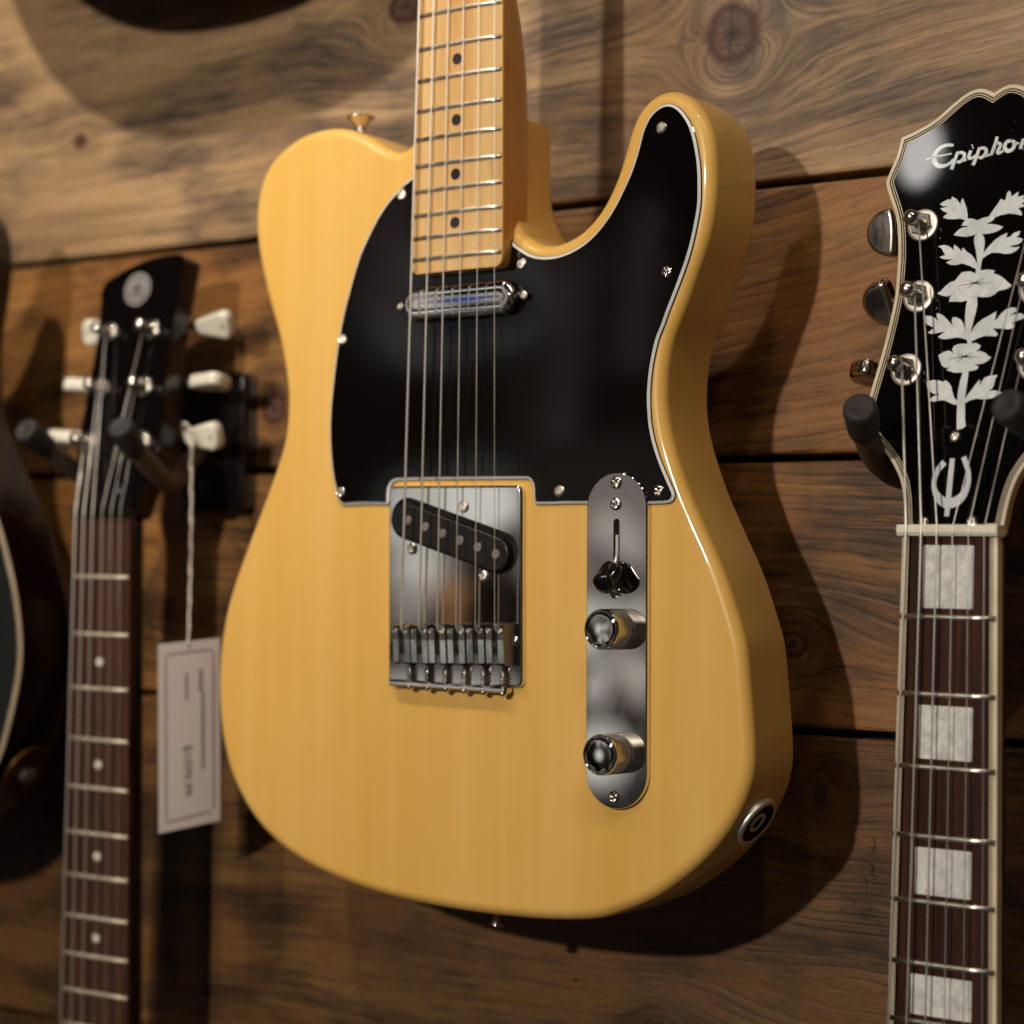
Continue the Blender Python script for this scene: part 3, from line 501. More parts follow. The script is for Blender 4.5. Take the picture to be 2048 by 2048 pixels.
def screw(parent, loc, r=3.0, rot=None, spin=0., mat='nickel', name='screw'):
    global SCREW
    if SCREW is None:
        SCREW = screw_mesh().build('screw', M['nickel'], parent); o = SCREW
    else: o = SCREW.copy(); col.objects.link(o); o.parent = parent
    o.name = name
    R = (rot or Matrix.Identity(3)) @ Matrix.Rotation(spin, 3, 'Z')
    o.matrix_local = Matrix.Translation(Vector(loc)*.001) @ R.to_4x4() @ Matrix.Scale(r/3.0, 4)
    return o
def fret_y(n, S, nut): return nut - (S - S*2**(-n/12))

# ================================================================== THE WALL
wall = bpy.data.objects.new('wall', None); col.objects.link(wall); wall['kind'] = 'structure'
wall.matrix_world = CONV.to_4x4()
WZ = -95
bm_ = MB(); bm_.box((-20, 60, WZ-24), (2400, 1400, 8)); bm_.build('wall_backing', M['gap'], wall)
seams = [-680, -480, -262, -51.5, 84.2, 223.3, 463, 602, 741]
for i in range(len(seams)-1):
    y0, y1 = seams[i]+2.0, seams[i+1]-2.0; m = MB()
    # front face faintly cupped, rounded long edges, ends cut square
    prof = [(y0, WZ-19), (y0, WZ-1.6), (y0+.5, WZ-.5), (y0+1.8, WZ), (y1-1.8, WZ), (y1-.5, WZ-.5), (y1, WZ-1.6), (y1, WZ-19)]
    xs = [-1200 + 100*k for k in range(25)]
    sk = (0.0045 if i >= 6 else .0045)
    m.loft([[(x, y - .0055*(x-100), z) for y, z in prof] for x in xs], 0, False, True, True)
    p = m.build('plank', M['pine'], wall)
def mark(kind, pts_list, w=1.):
    m = MB()
    for pts in pts_list: stroke(m, [(x, y, w) for x, y in pts], .25, lambda x, y, h: (x, y, WZ + h), 0, 1.)
    return m
scr = [[(176,-101),(177,-104),(176,-109)],[(174,-106),(178,-106)],[(173,-113),(177,-116),(174,-118),(178,-120),(174,-122)],[(171,-120),(173,-124),(172,-129)],[(172,-133),(176,-135),(171,-137),(174,-140),(169,-140)],[(176,-110),(179,-111)],[(176,-114),(176,-119)],[(165,-132.5),(166.5,-134)],[(159,-136),(161,-139)]]
m = mark('pen', [[(x+2.5, y) for x, y in q] for q in scr], .55); m.build('pen_mark', M['marker'], wall)
m = MB()
for x, y, r in ((7, -189, 1.2), (-423, -201, 1.4)): m.lathe([(r, .0), (r*.9, .3), (r*.4, .35)], (x, y, WZ), n=12)
m.build('nail_head', M['marker'], wall)

# ================================================================== BUTTERSCOTCH GUITAR
G = thing('electric_guitar', "butterscotch yellow solid-body guitar with black pickguard and maple neck, in the centre", 'electric guitar')
raw = [tuple(p) for p in D['tele_body_raw']]
nr = len(raw)
raw += [(24.2, 206), (22.6, 212), (21.8, 220), (21.2, 235), (21.0, 253.5), (8, 254.5), (-10, 254.5), (-26, 252), (-34, 247.5)]
ci = nr + 4
body = spline(raw, True, 3.0, (ci,))
ks = min(range(len(body)), key=lambda i: (body[i][0]-21)**2 + (body[i][1]-253.5)**2)
body = relax(body, 5, (ks,))
m = MB(); plate(m, body, -44.5, 0, 5.6, 5.6, 7)
m.build('body', M['lacquer'], G)

# pickguard: black / white / black plies with a bevelled edge
gd = [tuple(p) for p in D['guard']]
gtail = [(26.8, 187), (26.6, 184), (24, 181), (10, 180), (-10, 180), (-24, 181), (-27.5, 185), (-28.2, 192)]
cn = len(gd)
gp = ccw([(p[0], p[1]) for p in gd + gtail])
gp = spline(gp, True, 2.0, [i for i, p in enumerate(gp) if abs(p[0]-25.8) < .2 and abs(p[1]-190.3) < .3])
gp = relax(gp, 1)
m = MB(); g0 = gp; g1 = inset(gp, .25, .6); g2 = inset(gp, 1.5, .6); g3 = inset(gp, 1.95, .6)
m.loft([[(x, y, .05) for x, y in g0], [(x, y, .75) for x, y in g0], [(x, y, .95) for x, y in g1], [(x, y, 1.75) for x, y in g2], [(x, y, 2.2) for x, y in g3]], 0, False, False, 1, mis=[0, 0, 1, 0])
guard = m.build('pickguard', [M['guard'], M['white_ply']], G)
for i, (x, y) in enumerate(D['guard_screws']): screw(guard, (x-1.0, y, 1.9), 2.9, spin=i*.7)

# neck with skunk-striped maple: flat board face with 241 mm camber, round back
NUT = 648.; ZT = 11.0
def hw(y): return 21.2 + 7*(648-y)/466.2
def camber(x, z=ZT): return z - x*x/482
m = MB(); rings = []
ys = [174.6, 175.0, 176.0, 178.0, 181] + [190+10*k for k in range(6)] + [246, 254, 262, 270, 278, 286, 294, 302, 312, 324, 340, 380, 440, 520, 600, 648]
for y in ys:
    h = hw(max(y, 180)); 
    if y < 180: h = h - 4.2*(1 - sqrt(max(0, 1 - ((180.5-y)/6.0)**2)))
    t = min(1, max(0, (y-262)/58.)); t = t*t*(3-2*t)
    back = -16 + 3.6*t + (1.2 if y > 500 else 0); n = 9 - 6.7*t
    ring = [(x, y, camber(x)) for x in [h*(1 - k/6) for k in range(13)]]
    ring += [(-h, y, camber(h)-2)]
    zc = camber(h) - 4.5*t - 2
    for k in range(0, 19):
        a = pi*k/18; cx = -cos(a); sx = sin(a)
        px = (abs(cx)**(2/n))*(1 if cx > 0 else -1)*h; pz = zc + (back - zc)*(abs(sx)**(2/n))
        ring.append((px, y, pz))
    ring += [(h, y, camber(h)-2)]
    rings.append(ring)
N = len(rings[0])
m.loft(rings, 0, True, True, True)
# material: face maple, side amber
for i, f in enumerate(m.f):
    zz = [m.v[k][2] for k in f]; xx = [abs(m.v[k][0]) for k in f]
    m.mi[i] = 0 if min(zz) > 9.2 else 1
    if len(f) == 4 and min(zz) > 9.2: m.sm[i] = False
neck = m.build('neck', [M['maple'], M['amber']], G)
# headstock end of the neck, above the frame
m = MB(); hs = [(-21, 648), (-22, 668), (-30, 690), (-42, 705), (-46, 740), (-42, 800), (-30, 836), (-8, 846), (6, 838), (10, 815), (0, 800), (4, 770), (22, 700), (21.5, 670), (21, 648)]
plate(m, relax(spline(hs, True, 4), 2), -12, 2, 1.5, 1.5, 3); m.build('headstock', M['maple'], G)
for n in range(22, 0, -1):
    y = 648*2**(-n/12); h = hw(y) - .3; m = MB()
    rr = []
    for k in range(11):
        x = -h + 2*h*k/10; e = .55 if k in (0, 10) else 1.
        rr.append([(x, y + 1.25*cos(a), camber(x) - .05 + 1.15*sin(a)*e) for a in [pi*q/7 for q in range(8)]])
    m.loft(rr, 0, True, True, True, closed=False); m.build('fret', M['fret'], G)
for n in (21, 19, 17, 15, 12, 9, 7, 5, 3):
    y = (648*2**(-n/12) + 648*2**(-(n-1)/12))/2
    for dx in ((0,) if n != 12 else (-13, 13)):
        m = MB(); m.lathe([(2.9, -.2), (2.9, .10)], (dx, y, camber(dx)), n=28); m.build('position_dot', M['dot'], G)
m = MB(); m.box((0, 650, 8), (42.5, 3.4, 8), .6); m.build('nut', M['nut'], G)

# strings
SX = [-28.9, -17.6, -6.3, 5.4, 17.2, 28.9]; SY = [-2.6, -2.6, -2.4, -2.2, -1.8, -1.6]
SR = [.62, .50, .38, .27, .22, .17]
for i in range(6):
    m = MB(); xn = -17.6 + 7.04*i; zt = 12.6
    m.tube([(SX[i]+.1, -17, 2.5), (SX[i], SY[i]-5.5, 8.2), (SX[i], SY[i]-1.6, zt-.5), (SX[i], SY[i], zt), (xn, 648, 12.3), (xn, 652, 11.6), (xn-6, 690+18*i, 6)], SR[i], 8)
    m.build('string', M['wound'] if i < 3 else M['plain'], G)

# neck pickup, chrome cover
m = MB(); st = stadium((-27.0, 159.8), (26.0, 159.8), 8.5, 14)
st = ccw(st); rr = [[(x, y, 1.0) for x, y in st]]
for k in range(8):
    a = pi/2*k/7; rr.append([(x, y, 8.9 - 2.6*(1 - sin(a))) for x, y in (inset(st, 2.6*(1-cos(a))) if k else st)])
for d, z in ((3.6, 8.93), (5.0, 8.97), (6.5, 9.0), (7.9, 9.015)): rr.append([(x, y, z - .00007*x*x) for x, y in inset(st, d)])
m.loft(rr, 0, True, True, True); pk = m.build('neck_pickup', M['chrome'], G)
for x, y in ((-39.3, 160.0), (38.2, 160.0)): screw(pk, (x, y, 4.0), 2.1, spin=1.)
for x in (-39.3, 38.2): m = MB(); m.tube([(x, 160, 2), (x, 160, 4)], 1.5); m.build('mounting_post', M['nickel'], pk)

# bridge plate with slanted pickup opening
bo = [(-46.2, 68.7), (37.3, 67.4), (38.9, -31.2), (-44.6, -33.6)]
def rpoly(pts, r, n=5):
    out = []
    for i, p in enumerate(pts):
        a, c = Vector(pts[i-1]), Vector(pts[(i+1) % len(pts)]); b_ = Vector(p); u = (a-b_).normalized(); v = (c-b_).normalized()
        p0 = b_ + u*r; p1 = b_ + v*r
        for k in range(n+1):
            t = k/n; q = (1-t)**2*p0 + 2*t*(1-t)*b_ + t*t*p1; out.append((q.x, q.y))
    return out
bp_ = ccw(rpoly(bo, 4)); cut = stadium((-33.5, 51.9), (25.2, 34.2), 10.6, 14)
m = MB(); T = 3.0
m.holed([[(x, y, T) for x, y in inset(bp_, 1.3)], [(x, y, T) for x, y in cut][::-1]])
m.loft([[(x, y, .05) for x, y in bp_], [(x, y, T-1.3) for x, y in bp_], [(x, y, T-.65) for x, y in inset(bp_, .18)], [(x, y, T-.18) for x, y in inset(bp_, .65)], [(x, y, T) for x, y in inset(bp_, 1.3)]], 0, True)
m.loft([[(x, y, T) for x, y in cut], [(x, y, .12) for x, y in cut]], 0, True)
m.ngon([(x, y, .12) for x, y in cut], 1)
bridge = m.build('bridge_plate', [M['chrome'], M['shade_ply_black']], G)
for i, (x, y) in enumerate(((2.0, 57.2), (-29.9, 36.4), (15.2, 23.0), (33.6, -9.0))): screw(bridge, (x, y, T), 2.9, spin=.4+i)
# bent lip and its six intonation screws with springs
m = MB(); m.box((-5.2, -32.0, 3.6), (74.0, 3.0, 6.0), .9, rot=Matrix.Rotation(-.020, 3, 'Z')); m.build('bridge_lip', M['chrome'], G)
for i in range(6):
    x = SX[i]; yl = -31.9 + (-.024)*(x+8)
    m = MB(); m.tube([(x, -20, 4.6), (x, yl-.8, 4.6)], 1.0, 8)
    pts = [(x + 1.75*cos(t), -23.6 + (yl+24.6)*t/(2*pi*4.5), 4.6 + 1.75*sin(t)) for t in [2*pi*4.5*k/60 for k in range(61)]]
    m.tube(pts, .38, 6); m.lathe([(2.1, 0), (2.3, .5), (1.9, 1.5), (1.0, 2.1)], (x, yl-1.0, 4.6), (0, -1, 0), 16)
    m.build('intonation_screw', M['nickel'], G)
# saddles: bent steel blocks with a slot and two height screws
for i in range(6):
    x = SX[i]; y0 = SY[i]+1.4; y1 = y0-20.5; w = 5.22; m = MB()
    rad = 3.2; prof = []
    for k in range(7): a = pi/2*k/6; prof.append((y0 - rad + rad*cos(a), 12.6 - rad + rad*sin(a)))
    prof += [(y0-8, 12.6), (y1+1.2, 11.6), (y1, 10.6)]
    prof = [(y0, 3.2)] + prof + [(y1, 3.2)]
    def slab(xa, xb):
        b0 = len(m.f); m.loft([[(xx, yy, zz) for yy, zz in prof] for xx in (xa, xa+.35, xb-.35, xb)] if False else [[(xa, yy, zz) for yy, zz in prof], [(xb, yy, zz) for yy, zz in prof]], 0, False, 2, 2)
    slab(x-w, x-1.75); slab(x+1.75, x+w); m.tube([(x, y0-3.5, 7.2), (x, y1+1, 7.2)], 1.5, 10)
    m.box((x, y0-2.1, 6.6), (3.6, 4.0, 9.4), .3); m.box((x, y1+3.0, 7.2), (3.6, 5.6, 8.1), .5); m.box((x, (y0+y1)/2, 3.4), (4.4, 14, .8))
    sd = m.build('bridge_saddle', [M['saddle'], M['saddle_side_shade']], G)
    for dx in (-3.65, 3.65):
        m = MB(); m.lathe([(1.35, -1), (1.35, .75), (1.15, 1.0), (.7, 1.0), (.6, .1), (.01, .1)], (x+dx, y0-3.6, 12.3), n=14); m.build('height_screw', M['nickel'], sd)
# bridge pickup
m = MB(); pkc = stadium((-34.6, 51.4), (22.6, 33.6), 8.3, 14); plate(m, pkc, -2.6, 5.0, .7, 0, 3); bpk = m.build('bridge_pickup', M['pickup_black'], G)
for i in range(6):
    t = i/5; m = MB(); m.lathe([(2.35, 0), (2.35, .35), (2.1, .55)], (-31.6+55.2*t, 50.8-17.2*t, 5.0), n=22); m.build('pole_piece', M['pole'], bpk)

# control plate, switch, knobs
CX = 92.9
m = MB(); co = stadium((92.4, 55.4), (93.5, -69.0), 17.1, 20); slot = stadium((92.5, 48.6), (92.8, 22.5), 1.75, 6)
m.holed([[(x, y, 3.2) for x, y in inset(ccw(co), .7)], [(x, y, 3.2) for x, y in ccw(slot)][::-1]])
m.loft([[(x, y, .05) for x, y in ccw(co)], [(x, y, 2.5) for x, y in ccw(co)], [(x, y, 3.0) for x, y in inset(ccw(co), .22)], [(x, y, 3.2) for x, y in inset(ccw(co), .7)]], 0, True)
m.loft([[(x, y, 3.2) for x, y in slot], [(x, y, .12) for x, y in slot]], 0, True); m.ngon([(x, y, .12) for x, y in slot], 1)
cplate = m.build('control_plate', [M['plate_chrome'], M['shade_ply_black']], G)
for i, (x, y) in enumerate(((92.2, 67.4), (92.1, 57.2), (92.3, 15.4), (92.9, -80.6))): screw(cplate, (x, y, 3.0), 3.0, spin=i*1.1+.3)
m = MB(); m.box((92.75, 36, 2.7), (1.7, 13.5, 1.2), .3); m.tube([(92.6, 37, 1.0), (92.7, 30, 4.0), (92.8, 27.0, 5.8)], .95, 8); sw = m.build('switch_lever', M['plain'], G)
A0 = Vector((92.8, 27.0, 5.6)); AX = Vector((0, -.66, .75)).normalized()
m = MB(); m.lathe([(2.2, -1.2), (4.3, -.3), (5.0, .8), (5.3, 2.4), (5.4, 9.0), (5.7, 9.8), (5.75, 11.4), (5.3, 12.5), (4.3, 12.95), (2.5, 12.9), (.01, 12.9)], A0, AX, 28)
m.build('switch_tip', M['black_plastic'], G)
def knob(y):
    m = MB(); n = 84; rings = []; r0 = 9.5
    rings.append([(CX + .2 + r0*.96*cos(2*pi*k/n), y + r0*.96*sin(2*pi*k/n), 3.6) for k in range(n)])
    rows = 17
    for j in range(rows):
        z = 4.4 + 11.0*j/(rows-1)
        rings.append([(CX + .2 + (r0 + (.30 if (k + j) % 2 else -.22))*cos(2*pi*k/n), y + (r0 + (.17 if (k + j) % 2 else -.13))*sin(2*pi*k/n), z) for k in range(n)])
    m.loft(rings, 0, True, True, False)
    m.lathe([(r0+.1, 15.6), (r0-.1, 16.2), (r0-.35, 16.7), (r0-.8, 16.95), (r0-1.1, 16.8), (r0-1.25, 16.6), (r0-1.5, 16.78), (r0-3.0, 16.81), (r0-5.0, 16.84), (r0-7.4, 16.86), (.01, 16.87)], (CX+.2, y, 0), (0, 0, 1), 64, mi=1)
    return m.build('control_knob', [M['knurl'], M['chrome']], G)
knob(-1.8); knob(-60.2)

# strap buttons and jack cup on the side
def strapbtn(o, ax, s=1.0):
    m = MB(); m.lathe([(5.0*s, -1), (5.0*s, .6), (3.0*s, 1.4), (2.6*s, 3.2), (2.9*s, 5.0), (5.2*s, 7.6), (7.5*s, 9.4), (7.6*s, 10.0), (6.6*s, 10.4), (3.2*s, 10.2), (3.0*s, 10.9), (1.8*s, 11.5), (.01, 11.6)], o, ax, 28); return m.build('strap_button', M['nickel'], G)
strapbtn((-88.8, 258.4, -22), (-.05, 1, 0)); strapbtn((2, -143.0, -30), (0, -1, 0), .5)
m = MB(); jn = Vector((.84, -.545, 0)).normalized(); jo = Vector((154.9, -89.6, -22)) 
m.lathe([(12.6, -2), (12.9, .6), (12.3, 1.5), (11.2, 1.7), (10.4, 1.2)], jo, jn, 40, cap1=False)
m.lathe([(10.4, 1.2), (9.6, .3), (7.0, .2), (.01, .2)], jo, jn, 40, mi=1)
m.lathe([(5.2, .2), (5.2, .9), (4.4, 1.1), (3.7, 1.1), (3.6, .3)], jo, jn, 24, cap1=False)
m.build('jack_cup', [M['washer'], M['shade_ply_black']], G)

# ================================================================== NECK-AND-HEADSTOCK GUITARS
def neck_body(root, S, hw0, mats, ydown=-400, zt=0., bind=None, side='black_paint', back=-21):
    m = MB(); rings = []
    for y in [0, -10, -30, -60, -100, -150, -200, -260, -320, ydown]:
        h = hw0(y); ring = [(x, y, zt-5.6) for x in (h, 0, -h)]
        for k in range(1, 14):
            a = pi*k/14; ring.append((-cos(a)*h, y, zt-5.6 + (back+5.6+zt)*sin(a)**.75))
        rings.append(ring)
    m.loft(rings, 0, True, True, True); m.build('neck', M[side], root)
    m = MB(); y0, y1 = 0, ydown; b = 3.0 if bind else 0
    m.loft([[(-hw0(y)+b, y, zt-5.5), (hw0(y)-b, y, zt-5.5), (hw0(y)-b, y, zt-.3), ((hw0(y)-b)*.5, y, zt-.05), (0, y, zt), (-(hw0(y)-b)*.5, y, zt-.05), (-hw0(y)+b, y, zt-.3)] for y in (y0, y1)], 0, False, True, True)
    m.build('fretboard', M[mats], root)
def frets(root, S, hw0, n1, zt, inset_=0.6, size=1.2, mat='fret'):
    for n in range(1, n1+1):
        y = -(S - S*2**(-n/12)); h = hw0(y) - inset_; m = MB(); rr = []
        for k in range(5):
            x = -h + 2*h*k/4; e = .8 if k in (0, 4) else 1
            rr.append([(x, y + size*cos(a), zt - .35 + 1.35*sin(a)*e) for a in [pi*q/6 for q in range(7)]])
        m.loft(rr, 0, True, True, True, closed=False); m.build('fret', M[mat], root)
def tilted(deg):
    a = radians(deg); no = 4*sin(a) - 4*cos(a)
    def P(x, y, off=0):
        d = no + off; return (x, y*cos(a) + d*sin(a), -y*sin(a) + d*cos(a))
    return P, Vector((0, sin(a), cos(a))), Matrix.Rotation(-a, 3, 'X')

# ---- black headstock guitar on the right
E = thing('electric_guitar', "guitar at right with glossy black headstock, pearl flower inlay and block fret markers", 'electric guitar', (256.97, 41.59, -5.33), (-0.005, -0.031, -0.011))
EP, EN, ER = tilted(9.8)
S = 628.65; hwe = lambda y: 21.9 + 6.6*(-y)/(S*(1-2**(-22/12)))
neck_body(E, S, hwe, 'rosewood', -430, 0, True, 'brown_wood')
# bindings with thin plies on both edges of the fretboard
for sgn in (-1, 1):
    m = MB(); q = lambda y, a, z: (sgn*(hwe(y)+.4-a), y, z)
    def strip(a, b, mi):
        m.loft([[q(y, a, -5.5), q(y, b, -5.5), q(y, b, -.28), q(y, a, -.28 if a else -.6)] for y in (0, -430)], mi, False, True, True)
    strip(0, 1.9, 0); strip(1.9, 2.2, 1); strip(2.2, 2.6, 0); strip(2.6, 2.95, 1); strip(2.95, 3.35, 0)
    m.build('binding', [M['cream'], M['black_plastic']], E)
frets(E, S, hwe, 14, 0, .1, 1.35)
for y0, y1, w in ((-4.2, -31.4, 11.8), (-73.3, -96.3, 12.5), (-134.4, -154.6, 13.1), (-188.8, -206, 14.1), (-236, -251.5, 14.6)):
    m = MB(); plate(m, rrect(-w, y1, w, y0, .5, 2), -.3, .12); m.build('block_inlay', M['block_pearl'], E)
m = MB(); m.loft([[(x, 4.6, -8), (x, 4.6, 2.4), (x, 3.6, 3.3), (x, 1.4, 3.2), (x, -.2, 2.3), (x, -.3, -5)] for x in (-23.4, -22.6, 22.9, 23.6)], 0, False, True, True); m.build('nut', M['nut'], E)
half = [tuple(p) for p in D['epi_half']]
half[0] = (0, 203.3)
k_ = max(i for i, h in enumerate(half) if h[1] > 60); half[k_+1:k_+1] = [(-48.2, 57.5), (-47.2, 52.5), (-43.2, 45.5), (-37.5, 39.5), (-33.2, 34.8)]
hc = [half.index(h) for h in half if abs(h[1]-187.4) < .01 or abs(h[1]-166.7) < .01]
outl = half + [(-x, y) for x, y in half[:0:-1]]
nH = len(half); corners = [0] + hc + [2*nH-1-c for c in hc] + [nH-1, nH]
head = spline(outl, True, 1.6, corners); keep = set()
for c in corners:
    q = outl[c]; keep.add(min(range(len(head)), key=lambda i: (head[i][0]-q[0])**2 + (head[i][1]-q[1])**2))
head = ccw(relax(head, 2, keep))
m = MB(); ins = [0, 1.8, 2.5, 2.9, 3.6, 3.95]
R_ = [[EP(x, y, -15) for x, y in head], [EP(x, y, -.3) for x, y in head]] + [[EP(x, y, 0) for x, y in (inset(head, d, .5) if d else inset(head, .25, .5))] for d in ins]
m.loft(R_, 0, False, 2, False, mis=[1, 0, 0, 1, 0, 1, 0, 1])
# the side shows cream binding in front, dark wood behind
m2 = MB(); R2 = [[EP(x, y, z) for x, y in head] for z in (-15, -5)] ; R3 = [[EP(x, y, z) for x, y in head] for z in (-5, -.3)]
m = MB(); m.loft(R2, 1, False, 2, False); m.loft(R3, 0, False)
m.loft([R3[1]] + R_[2:], 0, False, mis=[0, 0, 2, 0, 2, 0])
face_in = inset(head, 3.95, .5)
m.build('headstock_binding', [M['cream'], M['brown_wood'], M['shade_ply_black']], E)
m = MB(); m.ngon([EP(x, y, .02) for x, y in face_in]); m.loft([[EP(x, y, .02) for x, y in face_in], [EP(x, y, -4) for x, y in inset(face_in, .4)]], 0, False); m.build('headstock', M['black_paint'], E)
for name, pts in D['epi_inlay'].items():
    kind = {'l': 'leaf_inlay', 'b': 'flower_inlay', 's': 'stem_inlay'}[name[0]]
    m = MB(); o = [tuple(p) for p in pts]; h = {'l': .12, 'b': .20, 's': .16}[name[0]]
    plate(m, o, -.2, h, 0, 0, P=EP); part = m.build(kind, M['pearl'], E)
    if name in ('blossom_b', 'blossom_c'):
        cx = sum(p[0] for p in o)/len(o); cy = sum(p[1] for p in o)/len(o); mm_ = MB()
        if name == 'blossom_b': cx, cy = o[0][0]-.2, o[0][1]-4.4
        else: cx, cy = cx-.2, cy+.4
        for a, L in ((.55, 5.2), (1.0, 0), (2.55, 4.3), (3.3, 8.2), (3.95, 5.6), (-.45, 5.), (.12, 4.2), (-.1, 8.5)):
            if L: stroke(mm_, [(cx, cy, .42), (cx+L*.5*cos(a), cy+L*.5*sin(a)*.8, .22), (cx+L*cos(a), cy+L*sin(a)*.62, .08)], h+.06, EP)
        mm_.build('petal_line', M['black_paint'], part)
m = MB()
for n, pts in D['epi_letters'].items(): stroke(m, [(x, y, w*(1.25 if n == 'Ebar' else 1.95)) for x, y, w in pts], .14, EP, 0, .5)
m.build('lettering', M['pearl'], E)
tr = [(x+1.7, y) for x, y in D['truss'][3:]]; tr = [(max(0, x), y) for x, y in tr]; tr[0] = (0, 47.4)
trc = [(x-1.7, y) for x, y in tr] + [(-x-1.7, y) for x, y in tr[:0:-1]]
trc = relax(spline(trc, True, 1.5, (0, len(tr)-1, len(tr))), 1)
m = MB(); plate(m, trc, 0, 1.7, .9, 0, 3, P=EP); tcover = m.build('truss_cover', M['black_paint'], E)
for i, (x, y) in enumerate(D['truss_screws']): screw(tcover, EP(x, y, 1.6), 2.5, rot=ER, spin=i)
m = MB(); u = [(x, y, w) for x, y, w in D['emb']['u']]; stroke(m, [(x, y, w*1.45) for x, y, w in u], 1.86, EP); stroke(m, [(x, y, w*1.3) for x, y, w in D['emb']['bar']], 1.9, EP); m.build('emblem', M['emblem'], tcover)

def tuner(root, P, Nn, x, y, sgn, kind, ang, bx):
    m = MB(); o = Vector(P(x, y, 0)); n = Vector(Nn)
    if kind == 'halfmoon':
        m.lathe([(7.5, 0), (7.6, .5), (7.2, .9), (5.9, 1.0)], o, n, 36, mi=1); m.lathe([(5.7, 1.0), (5.7, 2.4), (5.1, 2.9), (3.6, 2.9)], o, n, 6, sm=False)
        m.lathe([(2.7, 2.9), (2.5, 6.3), (2.1, 7.6), (2.3, 8.4), (3.2, 9.3), (3.8, 10.8), (3.7, 12.2), (3.0, 13.5), (1.7, 14.4), (.01, 14.7)], o, n, 20)
    else:
        m.lathe([(6.2, 0), (6.2, .8), (5.4, 1.3), (3.8, 1.5)], o, n, 28)
        m.lathe([(3.4, 1.2), (3.3, 6.2), (2.8, 7.4), (2.8, 9.0), (3.5, 10.0), (3.5, 12.0), (2.8, 12.8), (.01, 13.0)], o, n, 18)
        u = n.orthogonal().normalized(); w = n.cross(u)
        for h in (3.2, 4.5, 5.8):   # string wraps
            m.tube([o + n*h + (u*cos(t) + w*sin(t))*3.3 for t in [2*pi*k/20 for k in range(21)]], .55, 6)
    t = m.build('tuning_post', [M['nickel'], M['washer']], root)
    # button on its shaft behind the headstock
    c = Vector(P(bx, y+(5 if kind == 'halfmoon' else 7), -20)); R = Matrix.Rotation(ang, 3, 'X'); m = MB()
    if kind == 'halfmoon':
        o2 = [(0, -9.6), (2.2, -10.0), (5.6, -9.2), (9.6, -6.6), (12.2, -2.6), (12.6, 1.4), (11.2, 5.6), (8.0, 8.8), (4.2, 10.3), (1.4, 10.2), (.2, 8.4), (-.6, 4), (-.8, 0), (-.6, -5)]
        o2 = [(sgn*(a*1.16-6.5), b*1.12) for a, b in o2]; mt = M['nickel']; th = 4.1; plate(m, relax(spline(o2, True, 1.4), 1), -th, th, 2.2, 2.2, 4, P=lambda a, b, z: tuple(c + R @ Vector((a, b, z))))
        m.tube([c + Vector((-sgn*5.5, 0, 0)), c + Vector((-sgn*10, 0, 0)), c + Vector((-sgn*26, 0, 0))], [2.7, 2.2, 2.2], 12)
    else:
        o2 = [(-12, -2.6), (-10, -4.4), (4, -7.6), (9, -8.4), (12.5, -5.5), (13, 0), (12.5, 5.5), (9, 8.4), (4, 7.6), (-10, 4.4), (-12, 2.6)]
        o2 = [(sgn*a, b) for a, b in o2]; mt = M['button_pearl']; plate(m, relax(spline(o2, True, 1.5), 1), -4., 4., 2., 2., 3, P=lambda a, b, z: tuple(c + R @ Vector((a, b, z))))
    m.build('tuning_button', mt, t)
    if kind != 'halfmoon':
        m = MB(); m.tube([c + Vector((-sgn*10, 0, 0)), c + Vector((-sgn*15, 0, 0)), c + Vector((-sgn*28, 0, 0))], [2.6, 2.0, 2.0], 10)
        m.lathe([(.9, 0), (.9, .5)], c + R @ Vector((sgn*8.8, 0, 3.9)), R @ Vector((0, 0, 1)), 10); m.build('button_shaft', M['dark_metal'], t)
    return t
posts = [(-30.2, 143.6), (-28.6, 110.0), (-31.2, 76.0)]; angs = (.05, .55, 1.35)
for (x, y), a, bx in zip(posts, angs, (-60.6, -58.8, -61.5)): tuner(E, EP, EN, x+1.5, y, -1, 'halfmoon', a, bx+2)
for (x, y), a, bx in zip(posts, (.3, 1.1, -.4), (60.6, 58.8, 61.5)): tuner(E, EP, EN, -x-.5, y, 1, 'halfmoon', a, bx)
def string_set(root, P, Nn, nutx, ztn, posts6, S, hwb, up=8.2, k=1.0):
    rad = [.62, .50, .40, .24, .20, .16]
    for i in range(6):
        pz = Vector(P(posts6[i][0] + (1.9 if i < 3 else -1.9), posts6[i][1]-.5, up)); m = MB(); yb = -430; xb = nutx[i] * (1 + .55*(430/628.))
        m.tube([(xb, yb, ztn+2.6), (nutx[i], 0, ztn), (nutx[i], 3.8, ztn-.15), tuple(pz)], rad[i]*k, 8)
        m.build('string', M['wound'] if i < 3 else M['plain'], root)
pp = [(-31.2+1.5, 76), (-28.6+1.5, 110), (-30.2+1.5, 143.6), (29.7, 143.6), (28.1, 110), (30.7, 76)]
string_set(E, EP, EN, [-18.6, -11.4, -4.0, 3.4, 10.8, 18.0], 3.45, pp, S, hwe)
m = MB(); ebody = []
for t in range(0, 60):
    a = 2*pi*t/60; r = 165 + 20*cos(2*a) - 12*sin(a) + 18*sin(3*a); ebody.append((r*cos(a)*1.0, -640 + r*1.12*sin(a)))
plate(m, ebody, -52, -10, 5, 5, 3); m.build('body', M['black_paint'], E)

